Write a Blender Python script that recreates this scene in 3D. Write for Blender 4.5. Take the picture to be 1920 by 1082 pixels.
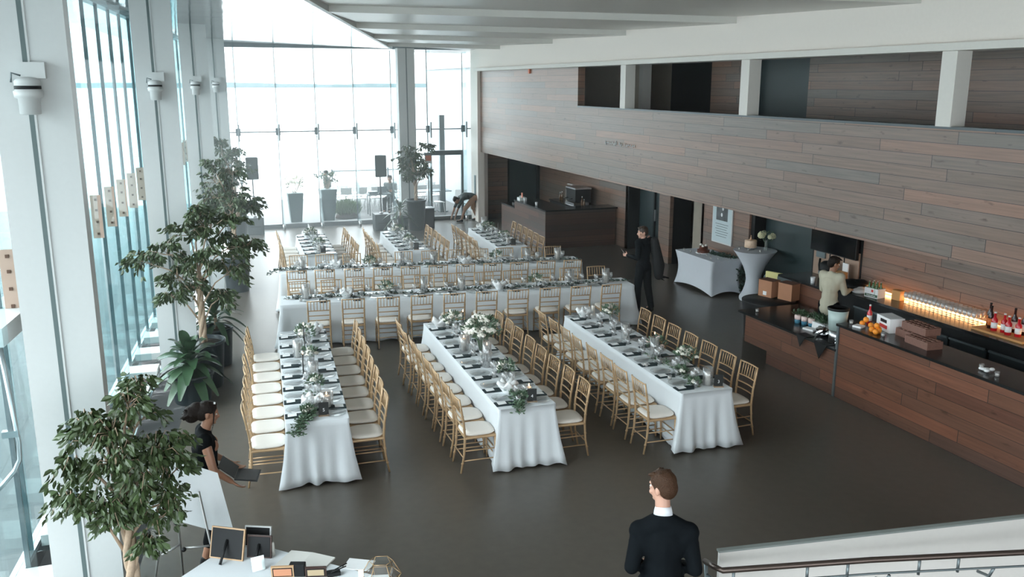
import bpy, math, random
from mathutils import Vector, Matrix, noise
R = math.radians
C = bpy.context.scene.collection
for o in list(bpy.data.objects): bpy.data.objects.remove(o)
SC = bpy.context.scene
# ---------------------------------------------------------------- camera, sky, light, exposure
CH = 4.45; YAW = 19.52; PITCH = 12.875
cd = bpy.data.cameras.new('camera'); cam = bpy.data.objects.new('camera', cd); C.objects.link(cam)
cd.sensor_width = 36; cd.lens = 1680/1920*36; cd.clip_end = 5000
cam.location = (0, 0, CH); cam.rotation_euler = (R(90-PITCH), 0, R(-YAW))
SC.camera = cam
SC.view_settings.view_transform = 'Standard'; SC.view_settings.look = 'None'
SC.view_settings.gamma = 1; SC.view_settings.use_curve_mapping = False
SC.view_settings.exposure = 1.3
SC.cycles.use_denoising = True
SC.cycles.max_bounces = 10; SC.cycles.transparent_max_bounces = 24
SC.cycles.diffuse_bounces = 5; SC.cycles.glossy_bounces = 4; SC.cycles.transmission_bounces = 4
SC.cycles.caustics_reflective = False; SC.cycles.caustics_refractive = False
SC.cycles.sample_clamp_indirect = 6
W = bpy.data.worlds.new('overcast_sky'); SC.world = W; W.use_nodes = True
wn = W.node_tree.nodes; wl = W.node_tree.links; wn.clear()
tc = wn.new('ShaderNodeTexCoord'); sx = wn.new('ShaderNodeSeparateXYZ'); cr = wn.new('ShaderNodeValToRGB')
bg = wn.new('ShaderNodeBackground'); wo = wn.new('ShaderNodeOutputWorld')
wl.new(tc.outputs['Generated'], sx.inputs[0]); wl.new(sx.outputs[2], cr.inputs[0]); wl.new(cr.outputs[0], bg.inputs[0]); wl.new(bg.outputs[0], wo.inputs[0])
cr.color_ramp.elements[0].position = 0.0; cr.color_ramp.elements[0].color = (0.36, 0.385, 0.40, 1)
cr.color_ramp.elements[1].position = 0.55; cr.color_ramp.elements[1].color = (0.90, 0.96, 1.0, 1)
bg.inputs[1].default_value = 3.9

# ---------------------------------------------------------------- materials
MATS = {}
def mat(name, col=(.8, .8, .8), rough=.5, metal=0, noisev=0, nscale=20, bump=0, emit=None, estr=0, spec=.5, trans=0, sheen=0, coat=0):
    if name in MATS: return MATS[name]
    m = bpy.data.materials.new(name); m.use_nodes = True; nt = m.node_tree; b = nt.nodes['Principled BSDF']
    b.inputs['Base Color'].default_value = (*col, 1); b.inputs['Roughness'].default_value = rough; b.inputs['Metallic'].default_value = metal
    b.inputs['Specular IOR Level'].default_value = spec; b.inputs['Coat Weight'].default_value = coat
    if sheen: b.inputs['Sheen Weight'].default_value = sheen
    if emit: b.inputs['Emission Color'].default_value = (*emit, 1); b.inputs['Emission Strength'].default_value = estr
    t = nt.nodes.new('ShaderNodeTexCoord'); n = nt.nodes.new('ShaderNodeTexNoise'); n.inputs['Scale'].default_value = nscale; n.inputs['Detail'].default_value = 4
    nt.links.new(t.outputs['Object'], n.inputs['Vector'])
    mx = nt.nodes.new('ShaderNodeMix'); mx.data_type = 'RGBA'
    k = 1-max(noisev, .03); mx.inputs[6].default_value = (col[0]*k, col[1]*k, col[2]*k, 1); k = 1+max(noisev, .03); mx.inputs[7].default_value = (min(1, col[0]*k), min(1, col[1]*k), min(1, col[2]*k), 1)
    nt.links.new(n.outputs[0], mx.inputs[0]); nt.links.new(mx.outputs[2], b.inputs['Base Color'])
    if bump:
        bp = nt.nodes.new('ShaderNodeBump'); bp.inputs['Strength'].default_value = bump; bp.inputs['Distance'].default_value = .01
        nt.links.new(n.outputs[0], bp.inputs['Height']); nt.links.new(bp.outputs[0], b.inputs['Normal'])
    MATS[name] = m; return m
def glassmat(name, tint=(.95, 1, .99), gloss=.08, rough=.02, edge=.5, glint=0):
    m = bpy.data.materials.new(name); m.use_nodes = True; nt = m.node_tree; nt.nodes.clear(); N = nt.nodes.new; L = nt.links.new
    t = N('ShaderNodeBsdfTransparent'); t.inputs[0].default_value = (*tint, 1)
    g = N('ShaderNodeBsdfGlossy'); g.inputs['Roughness'].default_value = rough
    lw = N('ShaderNodeLayerWeight'); lw.inputs[0].default_value = .5
    pw = N('ShaderNodeMath'); pw.operation = 'POWER'; pw.inputs[1].default_value = 4; L(lw.outputs['Facing'], pw.inputs[0])
    mu = N('ShaderNodeMath'); mu.operation = 'MULTIPLY_ADD'; mu.inputs[1].default_value = edge; mu.inputs[2].default_value = gloss; L(pw.outputs[0], mu.inputs[0])
    mx = N('ShaderNodeMixShader'); L(mu.outputs[0], mx.inputs[0]); L(t.outputs[0], mx.inputs[1]); L(g.outputs[0], mx.inputs[2])
    if glint:
        df = N('ShaderNodeBsdfDiffuse'); df.inputs[0].default_value = (.9, .9, .9, 1); m2 = N('ShaderNodeMixShader'); m2.inputs[0].default_value = glint; L(mx.outputs[0], m2.inputs[1]); L(df.outputs[0], m2.inputs[2]); mx = m2  # white diffuse share stands in for glints on the glass
    o = N('ShaderNodeOutputMaterial'); L(mx.outputs[0], o.inputs[0]); MATS[name] = m; return m
class NT:
    def __init__(s, name):
        s.m = bpy.data.materials.new(name); s.m.use_nodes = True; s.t = s.m.node_tree; s.b = s.t.nodes['Principled BSDF']; MATS[name] = s.m
    def n(s, typ, **kw):
        nd = s.t.nodes.new('ShaderNode'+typ)
        for k, v in kw.items(): setattr(nd, k, v)
        return nd
    def val(s, nd, i, v):
        if hasattr(v, 'is_output'): s.t.links.new(v, nd.inputs[i])
        elif v is not None: nd.inputs[i].default_value = v
    def math(s, op, a, b=None, c=None):
        nd = s.n('Math', operation=op); s.val(nd, 0, a); s.val(nd, 1, b); s.val(nd, 2, c); return nd.outputs[0]
    def xyz(s, coord='Object'):
        t = s.n('TexCoord'); x = s.n('SeparateXYZ'); s.t.links.new(t.outputs[coord], x.inputs[0]); return t.outputs[coord], x.outputs
    def comb(s, x, y, z):
        c = s.n('CombineXYZ'); s.val(c, 0, x); s.val(c, 1, y); s.val(c, 2, z); return c.outputs[0]
    def noise(s, vec, scale, detail=4):
        nd = s.n('TexNoise'); nd.inputs['Scale'].default_value = scale; nd.inputs['Detail'].default_value = detail; s.t.links.new(vec, nd.inputs['Vector']); return nd.outputs[0]
    def white(s, vec):
        nd = s.n('TexWhiteNoise'); s.t.links.new(vec, nd.inputs['Vector']); return nd.outputs
    def ramp(s, f, stops, interp='LINEAR'):
        nd = s.n('ValToRGB'); s.t.links.new(f, nd.inputs[0]); e = nd.color_ramp.elements; nd.color_ramp.interpolation = interp
        while len(e) < len(stops): e.new(.5)
        for el, (p, c) in zip(e, stops): el.position = p; el.color = (*c, 1)
        return nd.outputs[0]
    def mix(s, f, a, b, blend='MIX'):
        nd = s.n('Mix', data_type='RGBA', blend_type=blend); s.val(nd, 0, f)
        for i, v in ((6, a), (7, b)):
            if isinstance(v, tuple): nd.inputs[i].default_value = (*v, 1)
            else: s.t.links.new(v, nd.inputs[i])
        return nd.outputs[2]
    def bump(s, h, st=.3, d=.01):
        nd = s.n('Bump'); nd.inputs['Strength'].default_value = st; nd.inputs['Distance'].default_value = d; s.t.links.new(h, nd.inputs['Height']); s.t.links.new(nd.outputs[0], s.b.inputs['Normal'])
    def out(s, col=None, rough=None):
        s.val(s.b, 'Base Color', col) if col is not None else 0
        if rough is not None: s.val(s.b, 'Roughness', rough)
        return s.m
def plankmat(name, axis, stops, h=.155, L=2.6, rough=.30, spec=.6):
    """boards of wood: axis = index of the horizontal coordinate the boards run along"""
    t = NT(name); vec, o = t.xyz('Object')
    z = t.math('DIVIDE', o[2], h); row = t.math('FLOOR', z); fz = t.math('FRACT', z)
    sh = t.white(t.comb(row, 3.7, 1.1))[0]
    y = t.math('ADD', t.math('DIVIDE', o[axis], L), t.math('MULTIPLY', sh, 7)); col = t.math('FLOOR', y); fy = t.math('FRACT', y)
    r = t.white(t.comb(row, col, 5.0))[0]
    c = t.ramp(r, stops)
    gv = t.comb(t.math('MULTIPLY', o[axis], .8), t.math('MULTIPLY', o[2], 22), t.math('MULTIPLY', r, 40))
    g = t.noise(gv, 1.6, 6); c = t.mix(.6, c, t.ramp(g, [(.25, (.55, .55, .55)), (.75, (1.25, 1.22, 1.2))]), 'MULTIPLY')
    kn = t.noise(t.comb(t.math('MULTIPLY', o[axis], 3), t.math('MULTIPLY', o[2], 9), r), 1.5, 2); c = t.mix(1.0, c, t.ramp(kn, [(.22, (.5, .45, .42)), (.34, (1, 1, 1))]), 'MULTIPLY')
    gap = t.math('MAXIMUM', t.math('LESS_THAN', fz, .035), t.math('LESS_THAN', fy, .0035))
    c = t.mix(gap, c, (.012, .01, .01))
    t.bump(t.math('SUBTRACT', t.math('MULTIPLY', g, .25), gap), .35, .006)
    t.b.inputs['Specular IOR Level'].default_value = spec
    return t.out(c, t.math('ADD', rough, t.math('MULTIPLY', g, .15)))
REDS = [(0, (.19, .13, .10)), (.3, (.22, .14, .105)), (.55, (.17, .14, .12)), (.8, (.29, .155, .105)), (1, (.20, .125, .095))]
DARK = [(0, (.075, .04, .03)), (.4, (.10, .05, .035)), (.7, (.055, .038, .03)), (1, (.13, .065, .045))]
WOODY = plankmat('weathered_planks', 1, REDS)
WOODX = plankmat('weathered_planks_cross', 0, REDS)
BARY = plankmat('bar_planks', 1, [(0, (.13, .055, .035)), (.4, (.17, .075, .045)), (.7, (.10, .055, .04)), (1, (.21, .085, .05))], h=.16)
BARX = plankmat('bar_planks_cross', 0, [(0, (.13, .055, .035)), (.4, (.17, .075, .045)), (.7, (.10, .055, .04)), (1, (.21, .085, .05))], h=.16)
WHITE = mat('painted_steel_white', (.64, .655, .65), .45)
WALLW = mat('painted_wall_white', (.72, .70, .67), .7)
BEIGE = mat('beige_wall', (.30, .26, .21), .7)
DKDOOR = mat('dark_teal_door', (.028, .045, .048), .4)
BLACK = mat('matt_black', (.011, .012, .013), .5, spec=.25)
BLACKC = mat('black_counter', (.014, .016, .017), .22)
STEEL = mat('brushed_steel', (.55, .56, .57), .28, 1)
GREYM = mat('grey_metal', (.16, .19, .20), .4, .6)
GOLD = mat('gold_lacquer', (.50, .335, .19), .38, .25, .1, 60)
SEAT = mat('cream_cushion', (.86, .80, .73), .8, 0, .05, 80, .1)
CLOTH = mat('white_linen', (.76, .80, .83), .85, 0, .03, 250, .15, sheen=.2)
SPAND = mat('white_spandex', (.72, .75, .80), .6)
GLASSW = mat('glazed_white', (.8, .8, .8), .2)
POT = mat('black_planter', (.02, .03, .035), .35)
SOIL = mat('potting_soil', (.05, .035, .025), .9, 0, .4, 60, .5)
LEAF = mat('ficus_leaf', (.055, .085, .032), .36, 0, .6, 5)
LEAFD = mat('broad_leaf', (.035, .078, .036), .33, 0, .45, 6)
LEAFS = mat('sage_leaf', (.10, .16, .10), .5, 0, .3, 8)
BARK = mat('pale_bark', (.42, .31, .22), .8, 0, .25, 40, .6)
PETAL = mat('cream_petal', (.85, .82, .74), .6, 0, .06, 30, .2)
WAX = mat('ivory_wax', (.88, .83, .76), .4)
NAPKIN = mat('black_napkin', (.014, .030, .034), .75)
PAPER = mat('white_paper', (.85, .86, .86), .6)
FLAME = mat('candle_flame', (1, .7, .4), .5, emit=(1, .55, .25), estr=12)
SKIN = mat('fair_skin', (.60, .34, .25), .45, 0, .05, 12)
SKINT = mat('tan_skin', (.34, .17, .105), .45, 0, .05, 12)
HAIRD = mat('dark_hair', (.014, .009, .007), .55, 0, .4, 90, .6, spec=.2)
HAIRB = mat('brown_hair', (.060, .028, .014), .5, 0, .5, 120, .8, spec=.25)
SUIT = mat('black_suit', (.006, .008, .010), .85, spec=.08)
SHIRTB = mat('beige_shirt', (.50, .47, .36), .85, 0, .08, 14, .3)
AMBER = mat('amber_wood', (.65, .33, .12), .5)
CARD = mat('cardboard', (.42, .20, .11), .75, 0, .08, 10)
ORANGE = mat('orange_peel', (.95, .32, .03), .4, 0, .05, 90, .2)
WINDOW = glassmat('window_glass', (.96, .985, .985), .03, .01, .35)
FING = glassmat('fin_glass', (.86, .94, .95), .04, .02, .25)
CLEAR = glassmat('clear_glass', (.985, .99, .99), .16, .06, .7, .10)  # slightly whitened to imitate crystal sparkle
CLEARL = glassmat('plate_glass', (.975, .985, .985), .10, .06, .5)
FROST = mat('frosted_plastic', (.45, .56, .54), .35)

# ---------------------------------------------------------------- geometry helpers
class MB:
    def __init__(s): s.v = []; s.f = []; s.sm = []
    def add(s, vs, fs, smooth=False, M=None):
        k = len(s.v)
        s.v += [tuple(M @ Vector(p)) if M else tuple(p) for p in vs]
        s.f += [tuple(i+k for i in f) for f in fs]; s.sm += [smooth]*len(fs); return s
    def box(s, x0, x1, y0, y1, z0, z1, M=None):
        vs = [(x, y, z) for z in (z0, z1) for y in (y0, y1) for x in (x0, x1)]
        return s.add(vs, [(0, 2, 3, 1), (4, 5, 7, 6), (0, 1, 5, 4), (2, 6, 7, 3), (0, 4, 6, 2), (1, 3, 7, 5)], False, M)
    def prism(s, poly, a0, a1, axis=2, M=None):
        """poly in the two other axes, extruded along axis from a0 to a1"""
        n = len(poly); vs = []
        for a in (a0, a1):
            for p in poly:
                q = list(p); q.insert(axis, a); vs.append(q)
        fs = [tuple(range(n))[::-1], tuple(range(n, 2*n))]+[(i, (i+1) % n, n+(i+1) % n, n+i) for i in range(n)]
        return s.add(vs, fs, False, M)
    def tube(s, pts, r, n=8, M=None, cap=True):
        pts = [Vector(p) for p in pts]; m = len(pts); rs = r if isinstance(r, (list, tuple)) else [r]*m
        vs = []; up = None
        for i, p in enumerate(pts):
            d = (pts[min(i+1, m-1)]-pts[max(i-1, 0)]).normalized()
            if up is None: up = Vector((0, 0, 1)) if abs(d.z) < .9 else Vector((1, 0, 0))
            a = d.cross(up).normalized(); up = a.cross(d).normalized()
            for k in range(n):
                t = 2*math.pi*k/n; vs.append(p+(a*math.cos(t)+up*math.sin(t))*rs[i])
        fs = [(i*n+k, i*n+(k+1) % n, (i+1)*n+(k+1) % n, (i+1)*n+k) for i in range(m-1) for k in range(n)]
        if cap: fs += [tuple(range(n))[::-1], tuple(range((m-1)*n, m*n))]
        return s.add(vs, fs, True, M)
    def lathe(s, prof, n=16, M=None, c=(0, 0, 0)):
        vs = []; m = len(prof)
        for r, z in prof:
            for k in range(n):
                t = 2*math.pi*k/n; vs.append((c[0]+r*math.cos(t), c[1]+r*math.sin(t), c[2]+z))
        fs = [(i*n+k, i*n+(k+1) % n, (i+1)*n+(k+1) % n, (i+1)*n+k) for i in range(m-1) for k in range(n)]
        if prof[0][0] > 1e-4: fs.append(tuple(range(n))[::-1])
        if prof[-1][0] > 1e-4: fs.append(tuple(range((m-1)*n, m*n)))
        return s.add(vs, fs, True, M)
    def ell(s, c, r, n=12, m=8, M=None):
        if not isinstance(r, (tuple, list)): r = (r, r, r)
        vs = [(c[0], c[1], c[2]-r[2])]
        for i in range(1, m):
            a = math.pi*i/m-math.pi/2
            for k in range(n):
                t = 2*math.pi*k/n; vs.append((c[0]+r[0]*math.cos(a)*math.cos(t), c[1]+r[1]*math.cos(a)*math.sin(t), c[2]+r[2]*math.sin(a)))
        vs.append((c[0], c[1], c[2]+r[2])); e = len(vs)-1
        fs = [(0, 1+(k+1) % n, 1+k) for k in range(n)]
        fs += [(1+i*n+k, 1+i*n+(k+1) % n, 1+(i+1)*n+(k+1) % n, 1+(i+1)*n+k) for i in range(m-2) for k in range(n)]
        fs += [(e, 1+(m-2)*n+k, 1+(m-2)*n+(k+1) % n) for k in range(n)]
        return s.add(vs, fs, True, M)
    def cap(s, a, b, ra, rb, n=12, M=None):
        """tapered capsule"""
        a = Vector(a); b = Vector(b); d = (b-a); L = d.length
        if L < 1e-5: return s.ell(a, ra, M=M)
        d /= L; pts = []; rs = []
        for i in range(5): t = math.pi/2*(1-i/4); pts.append(a-d*ra*math.sin(t)*.999); rs.append(max(.0005, ra*math.cos(t)))
        for i in range(5): t = math.pi/2*i/4; pts.append(b+d*rb*math.sin(t)*.999); rs.append(max(.0005, rb*math.cos(t)))
        return s.tube(pts, rs, n, M)
    def mesh(s, name, m, flat=False):
        me = bpy.data.meshes.new(name); me.from_pydata(s.v, [], s.f); me.polygons.foreach_set('use_smooth', [False if flat else x for x in s.sm])
        me.materials.append(m); me.update(); return me
    def build(s, name, m, parent=None, loc=None, rz=0, flat=False):
        o = bpy.data.objects.new(name, s.mesh(name, m, flat)); C.objects.link(o)
        if parent: o.parent = parent
        if loc is not None: o.location = loc
        if rz: o.rotation_euler = (0, 0, rz)
        return o
def bevel(o, w=.01, seg=2):
    b = o.modifiers.new('bevel', 'BEVEL'); b.width = w; b.segments = seg; b.limit_method = 'ANGLE'; return o
def tag(o, label, cat, group=None, kind=None):
    o['label'] = label; o['category'] = cat
    if group: o['group'] = group
    if kind: o['kind'] = kind
    return o
def thing(name, loc, label, cat, rz=0, group=None, kind=None):
    o = bpy.data.objects.new(name, None); C.objects.link(o); o.location = loc; o.rotation_euler = (0, 0, rz); o.empty_display_size = .1
    return tag(o, label, cat, group, kind)
def struct(name, mb, m, parent=None, flat=False):
    o = mb.build(name, m, parent, flat=flat)
    if not parent: o['kind'] = 'structure'
    return o
def dup(src, loc, rz, label, group=None):
    r = src.copy(); C.objects.link(r); r.location = loc; r.rotation_euler = (0, 0, rz); r['label'] = label
    if group: r['group'] = group
    for ch in list(src.children):
        c = ch.copy(); C.objects.link(c); c.parent = r
        for g in list(ch.children):
            d = g.copy(); C.objects.link(d); d.parent = c
    return r
def text(body, name, size, m, parent, loc, rot, ext=.002, align='CENTER'):
    cu = bpy.data.curves.new(name, 'FONT'); cu.body = body; cu.size = size; cu.extrude = ext; cu.align_x = align; cu.align_y = 'CENTER'; cu.materials.append(m)
    o = bpy.data.objects.new(name, cu); C.objects.link(o); o.location = loc; o.rotation_euler = rot
    bpy.context.view_layer.update(); me = bpy.data.meshes.new_from_object(o.evaluated_get(bpy.context.evaluated_depsgraph_get())); o2 = bpy.data.objects.new(name, me); C.objects.link(o2); o2.location = loc; o2.rotation_euler = rot; bpy.data.objects.remove(o)
    if not me.materials: me.materials.append(m)
    if parent: o2.parent = parent
    return o2
ORD = ['nearest', 'second', 'third', 'fourth', 'fifth', 'sixth', 'seventh', 'eighth', 'ninth', 'tenth', 'eleventh', 'twelfth']
ORDL = ['first']+ORD[1:]

# ---------------------------------------------------------------- the room
def lx(Y, off=0): return -.733+.09*(Y-14.15)+off          # glass side line, at the columns' outer faces
LA = math.atan(.09)
def zc(X): return 5.67-.024*X                              # the ceiling falls a little to the right
# floor
t = NT('polished_concrete'); vec, o = t.xyz('Object')
n1 = t.noise(vec, .35, 5); n2 = t.noise(vec, 9, 6)
c = t.mix(n1, (.074, .064, .052), (.102, .090, .075)); c = t.mix(.25, c, t.ramp(n2, [(.3, (.7, .7, .7)), (.7, (1.3, 1.3, 1.3))]), 'MULTIPLY')
FLOORM = t.out(c, t.math('ADD', .29, t.math('MULTIPLY', n1, .05)))
struct('floor', MB().add([(lx(-6, .5), -6, 0), (14, -6, 0), (14, 28.8, 0), (lx(28.8, .5), 28.8, 0), (lx(-6, .5), -6, -.3), (14, -6, -.3), (14, 28.8, -.3), (lx(28.8, .5), 28.8, -.3)],
       [(0, 1, 2, 3), (7, 6, 5, 4), (0, 4, 5, 1), (1, 5, 6, 2), (2, 6, 7, 3), (3, 7, 4, 0)]), FLOORM)
# ceiling: a glossy slatted left field and a matt stepped right field, parted by a slanting edge
GA = (lx(-6, -1.6), -6); E0 = (1.653, 13.431); E1 = (6.967, 31.511); ed = (Vector(E1)-Vector(E0)).normalized()
def epos(s): return (E0[0]+ed.x*s, E0[1]+ed.y*s)
t = NT('glossy_slat_ceiling'); vec, o = t.xyz('Object')
u = t.math('ADD', t.math('MULTIPLY', o[0], .96), t.math('MULTIPLY', o[1], .28)); w = t.math('SUBTRACT', t.math('MULTIPLY', o[1], .96), t.math('MULTIPLY', o[0], .28))
fr = t.math('FRACT', t.math('DIVIDE', w, .16)); ln = t.math('LESS_THAN', fr, .05)
big = t.math('LESS_THAN', t.math('FRACT', t.math('DIVIDE', t.math('ADD', u, t.math('MULTIPLY', w, .0)), 1.35)), .012)
c = t.mix(t.math('MAXIMUM', ln, big), (.26, .28, .285), (.08, .10, .11)); t.bump(t.math('ADD', t.noise(vec, 1.2, 2), t.math('MULTIPLY', ln, .05)), .25, .05)
CEILG = t.out(c, .12)
s0 = (-6-E0[1])/ed.y; s1 = (31.4-E0[1])/ed.y
pa = epos(s0); pb = epos(s1)
def ply(pts, th=.08): return [(x, y, zc(x)) for x, y in pts]+[(x, y, zc(x)+th) for x, y in pts]
mb = MB(); P4 = [(pa[0], -6), (pb[0], 31.4), (lx(31.4, -2.2), 31.4), (lx(-6, -2.2), -6)]
mb.add(ply(P4), [(0, 1, 2, 3), (7, 6, 5, 4), (0, 4, 5, 1), (1, 5, 6, 2), (2, 6, 7, 3), (3, 7, 4, 0)])
struct('ceiling', mb, CEILG)
CEILM = mat('matt_ceiling', (.66, .64, .60), .38)
mb = MB(); nx = Vector((ed.y, -ed.x)); st = 3.95; k = -6
sarr = [2.1+st*i for i in range(-6, 5)]
for i, s in enumerate(sarr):
    a = Vector(epos(s)); b = Vector(epos(min(s+st, 16.0))); far = 14.5
    p = [a, a+nx*far, b+nx*far, b]
    zs = [zc(a.x)-.02, zc((a+nx*far).x)-.02, zc((b+nx*far).x)+.09, zc(b.x)+.09]
    v = [(q.x, q.y, z) for q, z in zip(p, zs)]+[(q.x, q.y, 6.1) for q in p]
    mb.add(v, [(0, 1, 2, 3), (7, 6, 5, 4), (0, 4, 5, 1), (1, 5, 6, 2), (2, 6, 7, 3), (3, 7, 4, 0)])
struct('ceiling', mb, CEILM)
a = epos(s0); b = epos(15.9)
mb = MB(); mb.add([(x+dx, y, zc(x)+dz) for (x, y) in (a, b) for dx, dz in ((-.03, -.02), (.05, -.02), (.05, .2), (-.03, .2))], [(0, 1, 5, 4), (1, 2, 6, 5), (2, 3, 7, 6), (3, 0, 4, 7), (0, 3, 2, 1), (4, 5, 6, 7)])
struct('trim_1', mb, WHITE)
# exterior roof over the right-hand half of the end wall and the ceiling skirts
struct('wall_back', MB().box(-3.5, -2.2, -6.3, -6, 0, 5.6).box(9.5, 14, -6.3, -6, 0, 5.6).box(-2.2, 9.5, -6.3, -6, 5.2, 5.6), WALLW)

# right side: mezzanine front, fascia, opening, posts
XS = 8.85
wall = MB().box(XS, XS+.18, -6, 28.75, 2.29, 3.90).box(XS, XS+.18, 20.23, 28.75, 3.90, 4.86)
struct('wall_right', wall, WOODY)
struct('trim_2', MB().box(XS-.012, XS+.22, -6, 20.23, 3.90, 3.935), mat('ledge_dark', (.06, .075, .08), .35))
struct('wall_fascia', MB().box(XS-.05, XS+.3, -6, 28.9, 4.93, 5.75), mat('fascia_white', (.88, .80, .74), .7))
struct('trim_3', MB().box(XS-.16, XS+.3, -6, 28.2, 4.84, 4.93), mat('fascia_lip', (.78, .74, .69), .6))
struct('trim_4', MB().box(XS-.10, XS+.12, 28.0, 28.75, 0, 4.93).box(XS-.05, XS+.3, 28.2, 28.9, 0, 4.93), mat('fascia_white', (.88, .80, .74), .7))
struct('floor_mezzanine', MB().box(XS+.18, 14, -6, 28.75, 2.45, 2.78), mat('mezzanine_slab', (.10, .09, .08), .7))
for i, y in enumerate((17.77, 13.22, 8.87)):
    struct('column_mezzanine', MB().box(XS-.03, XS+.20, y-.12, y+.12, 3.93, 4.86), mat('post_white', (.78, .74, .69), .5))
XU = 11.2
struct('wall_mezzanine', MB().box(XU, XU+.15, 16.9, 18.1, 2.78, 5.75).box(XU, XU+.15, -6, 14.65, 2.78, 5.75).box(XU, XU+.15, 25.6, 28.7, 2.78, 5.75), WOODY)
struct('wall_mezzanine', MB().box(XU-.3, XU-.1, 21.0, 24.5, 2.78, 5.75).box(XU+.8, XU+.95, 18, 27, 2.78, 5.75), mat('lightened_mezzanine_wall', (.66, .58, .48), .7))  # beige wall, colour lightened to make up for missing light up here
struct('trim_5', MB().box(XU-.32, XU-.08, 20.8, 21.0, 2.78, 5.75), mat('post_white', (.78, .74, .69), .5))
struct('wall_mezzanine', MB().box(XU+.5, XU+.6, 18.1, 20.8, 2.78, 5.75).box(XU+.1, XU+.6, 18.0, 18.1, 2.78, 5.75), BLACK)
dr = MB().box(XU+.35, XU+.42, 14.65, 16.9, 2.78, 5.75).build('door_3', DKDOOR); dr['kind'] = 'structure'
MB().box(XU+.28, XU+.35, 14.9, 14.95, 2.9, 4.9).build('door_frame', BLACK, dr)
# far right corner room under the mezzanine
XB = 11.15; XR = 10.72
struct('wall_service_side', MB().box(XB, XB+.15, 21.95, 28.6, 0, 2.45).box(XB, XB+.15, 19.65, 20.2, 0, 2.45).box(XB, XB+.15, 16.23, 18.06, 0, 2.45)
       .box(XR, XR+.15, -6, 12.25, 0, 2.45), WOODY)
struct('wall_service_end', MB().box(XS+.05, 9.98, 28.6, 28.75, 0, 2.45).box(XB-.0, XB+1.2, 21.95, 22.1, 0, 2.45), WOODX)
dd = MB().box(9.98, 11.15, 28.68, 28.75, 0, 2.45).build('door_1', DKDOOR); dd['kind'] = 'structure'
MB().box(9.98, 10.05, 28.62, 28.68, 0, 2.3).box(11.05, 11.15, 28.62, 28.68, 0, 2.3).box(10.05, 11.05, 28.62, 28.68, 2.2, 2.3).build('door_frame', BLACK, dd)
dd = MB().box(XB+.35, XB+.42, 20.2, 21.95, 0, 2.45).build('door_2', DKDOOR); dd['kind'] = 'structure'
MB().box(XB+.3, XB+.35, 21.0, 21.06, 0, 2.2).box(XB+.3, XB+.35, 20.35, 20.4, 0, 2.2).build('door_frame', BLACK, dd)
MB().box(XB+.27, XB+.31, 20.9, 20.95, .9, 1.2).build('door_handle', STEEL, dd)
struct('wall_niche', MB().box(XB+.1, XB+.6, 19.63, 19.66, 0, 2.45).box(XB+1.5, XB+1.6, 18.0, 19.7, 0, 2.45).box(XB, XB+.6, 12.3, 12.35, 0, 2.45).box(XB, XB+.5, 21.93, 21.95, 0, 2.45), BLACK)
ww = struct('wall_jamb', MB().box(XB-.01, XB+1.5, 18.06, 18.14, 0, 2.45).box(XB-.01, XB+.02, 18.06, 18.5, 0, 2.45), BEIGE)
text('Hall', 'sign_lettering', .16, mat('sign_gold', (.16, .12, .04), .5), ww, (XB-.016, 18.28, 1.98), (R(90), 0, R(-90)))
dd = MB().box(XB+.33, XB+.4, 12.35, 16.23, 0, 2.45).build('door_4', DKDOOR); dd['kind'] = 'structure'
MB().box(XB+.28, XB+.33, 14.3, 14.36, 0, 2.3).box(XB+.28, XB+.33, 13.4, 13.45, .85, 1.25).build('door_frame', BLACK, dd)
struct('wall_niche', MB().box(XB+.05, XB+.33, 16.1, 16.23, 0, 2.45), BLACK)

struct('wall_outer', MB().box(13.9, 14.05, -6, 28.9, 0, 5.75).box(9.6, 14.05, 28.75, 28.9, 0, 5.75), BEIGE)
# end wall: sill, transom, fins, panes, door
YE = 28.8
struct('trim_6', MB().box(lx(YE, -.6), 8.8, YE, YE+.28, 0, .13), mat('sill_dark', (.09, .10, .10), .5))
struct('trim_7', MB().box(lx(YE, -.6), 8.8, YE+.02, YE+.12, zc(4)-.06, zc(4)+.2), GREYM)
fx = [1.38, 2.56, 3.74, 4.93, 6.13, 7.31, 8.50]
xs = [lx(YE, -.55)]+fx+[8.8]
for i in range(len(xs)-1):
    a, b = xs[i]+.012, xs[i+1]-.012; zb = 2.31 if i == 6 else .13
    for z0, z1 in ((zb, 2.99), (3.02, zc(a)-.06)):
        w = struct('window_%d' % (i+1), MB().box(a, b, YE+.1, YE+.118, z0, z1), WINDOW)
for i in range(len(xs)-1):
    struct('trim_8', MB().box(xs[i]+.01, xs[i+1]-.01, YE+.06, YE+.1, 2.985, 3.02), GREYM)
for i, x in enumerate(fx):
    f = struct('trim_9', MB().box(x-.012, x+.012, YE-.36, YE+.09, .02, zc(x)-.01), FING)
    MB().box(x-.014, x+.014, YE+.06, YE+.1, .13, zc(x)-.05).build('edge_seal', GREYM, f)
    MB().box(x-.07, x+.07, YE-.02, YE+.04, 2.9, 3.12).build('clamp', GREYM, f)
    MB().box(x-.018, x+.018, YE-.42, YE-.30, 2.75, 3.25).build('clamp', GREYM, f)
    MB().tube([(x, YE-.33, .0), (x, YE-.33, .16)], .045, 10).build('foot', STEEL, f)
dd = thing('door_5', (0, 0, 0), 'x', 'x'); del dd['label'], dd['category']; dd['kind'] = 'structure'
MB().box(7.36, 8.48, YE-.06, YE+.14, 2.16, 2.31).box(7.36, 7.42, YE, YE+.08, .0, 2.16).box(8.42, 8.48, YE, YE+.08, .0, 2.16).build('door_frame', GREYM, dd)
MB().box(7.42, 8.42, YE+.03, YE+.05, .1, 2.16).build('door_pane', WINDOW, dd)
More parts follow.
